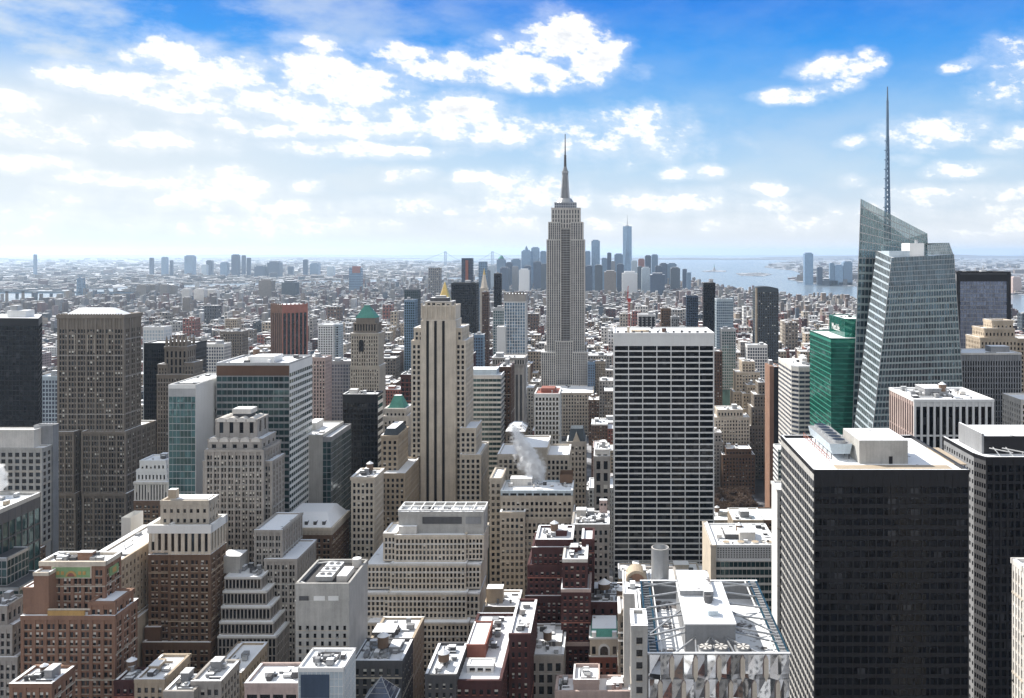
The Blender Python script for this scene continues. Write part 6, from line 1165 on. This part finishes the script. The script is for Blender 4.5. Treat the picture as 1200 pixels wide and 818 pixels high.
FM = fieldmat(); RGB = {'limestone': (.36, .33, .29), 'tan': (.30, .22, .16), 'brown': (.15, .095, .07), 'redbrick': (.21, .09, .07), 'darkbrick': (.11, .05, .045), 'grey_stone': (.25, .24, .24), 'offwhite': (.5, .48, .46), 'concrete': (.33, .32, .31), 'umber': (.16, .125, .10), 'white': (.66, .66, .66), 'sand': (.40, .31, .22), 'darkgrey': (.075, .075, .08), 'slate': (.09, .12, .16), 'pink': (.38, .29, .27)}
def inpoly(u, v, P):
    c = False; n = len(P)
    for i in range(n):
        (xa, ya), (xb, yb) = P[i], P[i-1]
        if (ya > v) != (yb > v) and u < (xb-xa)*(v-ya)/(yb-ya)+xa: c = not c
    return c
class Field:
    def __init__(s): s.v = []; s.f = []; s.c = []
    def add(s, cx, cy_, w, d, h, ang, wall, roof, head=False):
        c, q = math.cos(ang), math.sin(ang); k = len(s.v); P = [(cx+a*w/2*c-e*d/2*q, cy_+a*w/2*q+e*d/2*c) for a, e in ((-1, -1), (1, -1), (1, 1), (-1, 1))]
        s.v += [(*p, 0) for p in P]+[(*p, h) for p in P]
        for a, e in ((0, 1), (1, 2), (2, 3), (3, 0)): s.f.append((k+a, k+e, k+4+e, k+4+a)); s.c.append((*wall, 1))
        s.f.append((k+4, k+5, k+6, k+7)); s.c.append((*roof, 1))
        if head: s.add(cx+w*.15, cy_+d*.1, w*.35, d*.35, h+3.5, ang, wall, roof)
    def build(s, name, label, cat):
        me = bpy.data.meshes.new(name); me.from_pydata(s.v, [], s.f); me.materials.append(FM); a = me.attributes.new('tone', 'FLOAT_COLOR', 'FACE'); a.data.foreach_set('color', np.array(s.c, dtype=np.float32).ravel()); me.update()
        o = bpy.data.objects.new(name, me); COL.objects.link(o); tag(o, label, cat, kind='stuff'); return o
SNOWY = [.60]
def rooftone():
    q = g2.random()
    if q < SNOWY[0]: k = g2.uniform(.74, .9); return (k*.97, k*.985, k)
    if q < .8: k = g2.uniform(.3, .6); return (k, k*.98, k)
    k = g2.uniform(.05, .16); return (k, k*.95, k*.95)
f1 = Field()
for l in LOTS:
    if not l[7] and l[2] > 480: f1.add((l[0]+l[1])/2, (l[2]+l[3])/2, l[1]-l[0], l[3]-l[2], l[4], 0, RGB[l[5]], rooftone(), True)
MP = MANH+[(1260, 900), (-500, 900)]
def maxz2(u, w, y):
    z = 400; hw = w/y*F/2
    for h in BLK:
        if h[4] > y+20 and h[0] < u+hw and h[1] > u-hw: z = min(z, Z(h[3]+1, y))
    return z
BLK = [h for h in BLK if h[4] > 2600]
for _ in range(17000):
    u = g2.uniform(-40, 1240); v = g2.uniform(326, 394)
    Y = CZ*F/(v-VY)
    if Y < 2660 or not inpoly(u, v, MP): continue
    w, d = g2.uniform(8, 26)*(Y/2700)**.5, g2.uniform(12, 30); h = g2.uniform(11, 26) if g2.random() < .88 else g2.uniform(28, 62)
    if h > 26: h = max(12, min(h, maxz2(u, w, Y)))
    if h > 30: w *= .75
    f1.add(X(u, Y), Y, w, d, h, 0 if v > 340 else .3, tuple(.8*c+.03 for c in RGB[g2.choice(WK)]), rooftone(), g2.random() < .35)
for i in range(len(AVES)-1):                       # the city behind the viewpoint, which the glass towers mirror
    xa, xb = AVES[i][0]+AVES[i][1], AVES[i+1][0]-AVES[i+1][1]
    for k in range(14):
        y = -110-80.5*k; x = xa
        while x < xb-12:
            w = min(g2.uniform(24, 60), xb-x); h = g2.uniform(40, 150) if abs(x) > 120 or k > 1 else g2.uniform(30, 70)
            f1.add(x+w/2, y, w-1.5, 58, h, 0, tuple(c*.8 for c in RGB[g2.choice(WK)]), rooftone(), True); x += w
f1.build('city_fabric', 'mass of low snowy roofs and brick walls filling the middle distance', 'buildings')
f2 = Field(); SNOWY[0] = .40
for P, n, vlo, vhi in ((BKLN, 5200, 303, 341), (JERS, 1500, 303.5, 348)):
    for _ in range(n):
        u = g2.uniform(-40, 700) if P is BKLN else g2.uniform(895, 1240); v = vlo+(vhi-vlo)*g2.random()**1.15
        if not inpoly(u, v, P): continue
        Y = CZ*F/(v-VY); s = (Y/5000)**.8; q = g2.random(); h = g2.uniform(7, 18) if q < .93 else g2.uniform(24, 50)
        f2.add(X(u, Y), Y, g2.uniform(16, 60)*s, g2.uniform(14, 40)*s, h, g2.uniform(-.12, .12)+(.5 if P is BKLN else -.2), tuple(.6*c+.05 for c in RGB[g2.choice(WK)]), rooftone())
f2.build('far_city_fabric', 'faint mass of low roofs across the rivers', 'buildings')

# ---------------------------------------------------------------- bare park trees, traffic
g3 = random.Random(5); TREEM = []
def tree_mesh(seed):
    q = random.Random(seed); tr = MB(); cr = MB()
    def seg(mb, p, r, w0, w1):
        d = (r-p); L = d.length; d.normalize(); a = d.cross(Vector((.3, .2, .9))).normalized(); e = a.cross(d); k = len(mb.v)
        for c, w in ((p, w0), (r, w1)):
            for t in range(3): mb.v.append(tuple(c+a*math.cos(t*2.094)*w+e*math.sin(t*2.094)*w))
        i = mb.mi('bark')
        for t in range(3): mb.f.append((k+t, k+(t+1) % 3, k+3+(t+1) % 3, k+3+t)); mb.m.append(i)
    def grow(p, d, L, w, n):
        r = p+d*L; seg(tr if n > 5 else cr, p, r, w, w*.68)
        if n == 0: return
        for _ in range(4 if n > 3 else 3):
            nd = (d+Vector((q.uniform(-.75, .75), q.uniform(-.75, .75), q.uniform(-.1, .5)))).normalized(); grow(p+d*L*q.uniform(.6, 1), nd, L*q.uniform(.62, .85), max(.13, w*.66), n-1)
    grow(Vector((0, 0, 0)), Vector((0, 0, 1)), 4.6, .42, 6); return tr, cr
protos = []
for s in range(4):
    tr, cr = tree_mesh(s+3); a = tr.build('trunk'); c = cr.build('crown'); protos.append((a.data, c.data)); bpy.data.objects.remove(a); bpy.data.objects.remove(c)
rows = {}
spots = [(X0, Y0) for Y0 in (780, 793, 806, 820, 834, 848, 861) for X0 in range(100, 143, 7)]+[(X0, Y0) for Y0 in (780, 793) for X0 in (20, 34, 48, 62, 76, 88)]
PLACE = ['front', 'second', 'third', 'fourth', 'fifth', 'sixth', 'rear']
for n, (x, y) in enumerate(spots):
    t = thing('bare_tree', 'leafless brown park tree in the grove beside the avenue', 'tree', (x+g3.uniform(-2, 2), y+g3.uniform(-2, 2), .15), 'bare park trees'); t.rotation_euler.z = g3.uniform(0, 6.28); s = g3.uniform(.95, 1.3); t.scale = (s, s, s*1.05)
    for nm, me in zip(('trunk', 'crown'), protos[n % 4]): o = bpy.data.objects.new(nm, me); COL.objects.link(o); o.parent = t
sheet('park_lawn', [(PARK[0], PARK[2]), (PARK[1], PARK[2]), (PARK[1], PARK[3]), (PARK[0], PARK[3])], .18, landmat('park ground', (.5, .5, .5), (.10, .085, .06)))
def car(x, y, m, lb, cat):
    c = thing('parked_car', lb, cat, (x, y, .02), 'vehicles on the avenue by the park'); o = (x, y, .02); m_ = MB(); m_.box(x-.9, x+.9, y-2.2, y+2.2, .35, .95, m); m_.hexa([(x-.82, y-1.3, .95), (x+.82, y-1.3, .95), (x+.82, y+1.6, .95), (x-.82, y+1.6, .95), (x-.66, y-.7, 1.5), (x+.66, y-.7, 1.5), (x+.66, y+1.1, 1.5), (x-.66, y+1.1, 1.5)], 'glass', m); m_.build('body', c, o)
    for dx in (-.8, .8):
        for dy in (-1.4, 1.4): m_ = MB(); m_.box(x+dx-.12, x+dx+.12, y+dy-.32, y+dy+.32, 0, .64, 'black'); m_.build('wheel', c, o)
for i, (cn, mm) in enumerate((('yellow', 'ochre'), ('white', 'white'), ('black', 'black'), ('red', 'redpaint'), ('grey', 'grey'), ('blue', 'blueglass'))): car(148.4+(i % 3)*3.6, 800+i*13, mm, f'{cn} car on the avenue beside the bare park trees', 'car')

# ---------------------------------------------------------------- steam and haze
def steam(label, pts, dens, seed):
    n = 12; m = bpy.data.materials.new('steam'); m.use_nodes = True; t = NT(m.node_tree); t.n.clear(); out = t.node('ShaderNodeOutputMaterial'); v = t.node('ShaderNodeVolumePrincipled'); t.l.new(v.outputs[0], out.inputs['Volume'])
    P3 = [(X(u, Y), Y, Z(vv, Y), r/F*Y) for u, vv, Y, r in pts]; o3 = P3[0]
    # billows: dense along the drifting axis, ragged and thin outwards
    tc = t.node('ShaderNodeTexCoord'); sp = t.node('ShaderNodeSeparateXYZ'); t.l.new(tc.outputs['Object'], sp.inputs[0]); H = P3[-1][2]-o3[2]
    k = t.math('DIVIDE', sp.outputs[2], H)
    def curve(vals):
        lo, hi = min(vals)-1, max(vals)+1
        r = t.ramp(k, [((p[2]-o3[2])/H, ((q-lo)/(hi-lo),)*3) for p, q in zip(P3, vals)])
        return t.math('MULTIPLY_ADD', r, hi-lo, lo)
    cx, cyy, cr = curve([p[0]-o3[0] for p in P3]), curve([p[1]-o3[1] for p in P3]), curve([p[3] for p in P3])
    dx, dy = t.math('SUBTRACT', sp.outputs[0], cx), t.math('SUBTRACT', sp.outputs[1], cyy)
    d = t.math('DIVIDE', t.math('SQRT', t.math('MULTIPLY_ADD', dx, dx, t.math('MULTIPLY', dy, dy))), t.math('MAXIMUM', cr, .3))
    nz = t.noise(tc.outputs['Object'], .28, 5, .62)
    f = t.math('SUBTRACT', t.math('MULTIPLY_ADD', nz, 2.6, -.55), d)
    v.inputs['Color'].default_value = (1, 1, 1, 1); v.inputs['Anisotropy'].default_value = 0; t.l.new(t.math('MULTIPLY', t.math('MULTIPLY', t.smooth(f, -.1, .5), t.smooth(k, 1.0, .75)), dens), v.inputs['Density'])
    mb = MB(); i = mb.mi(m)
    for (x, y, z, r) in P3:
        for a in range(n): mb.v.append((x+(r*1.5+.4)*math.cos(2*math.pi*a/n), y+(r*1.5+.4)*math.sin(2*math.pi*a/n), z))
    for s in range(len(pts)-1):
        for a in range(n): b_ = (a+1) % n; mb.f.append((s*n+a, s*n+b_, (s+1)*n+b_, (s+1)*n+a)); mb.m.append(i)
    mb.f.append(tuple(reversed(range(n)))); mb.m.append(i); mb.f.append(tuple(range((len(pts)-1)*n, len(pts)*n))); mb.m.append(i)
    o = mb.build('steam_plume', None, o3[:3]); tag(o, label, 'steam', kind='stuff'); return o
steam('large white steam plume drifting up from the blue-topped tan building', [(632, 566, 504, 3), (630, 562, 504, 12), (626, 552, 505, 18), (621, 540, 506, 18), (614, 527, 508, 15), (608, 515, 510, 11), (604, 504, 512, 8), (600, 494, 514, 3)], .9, 1)
steam('white steam puff above the dark-stripped concrete box', [(352, 512, 520, 3), (352, 508, 520, 8), (354, 498, 521, 10), (357, 490, 522, 7), (360, 484, 523, 2)], .8, 2)
steam('white steam puff at the left edge above the dark glass block', [(2, 575, 408, 3), (2, 568, 408, 9), (0, 556, 408, 10), (-2, 546, 409, 7), (-4, 540, 409, 2)], .9, 3)
hz = MB(); hz.box(-FAR-500, FAR+500, -2600, FAR+500, -8.2, 455, 'white'); hm = bpy.data.materials.new('haze'); hm.use_nodes = True; t = NT(hm.node_tree); t.n.clear(); out = t.node('ShaderNodeOutputMaterial'); v = t.node('ShaderNodeVolumePrincipled'); t.l.new(v.outputs[0], out.inputs['Volume'])
v.inputs['Color'].default_value = (.63, .80, 1.0, 1); v.inputs['Density'].default_value = 2.9e-5; v.inputs['Anisotropy'].default_value = .4; hz.mats = [hm]; o = hz.build('haze'); tag(o, 'pale blue winter haze', 'haze', kind='stuff')
bpy.context.view_layer.update()
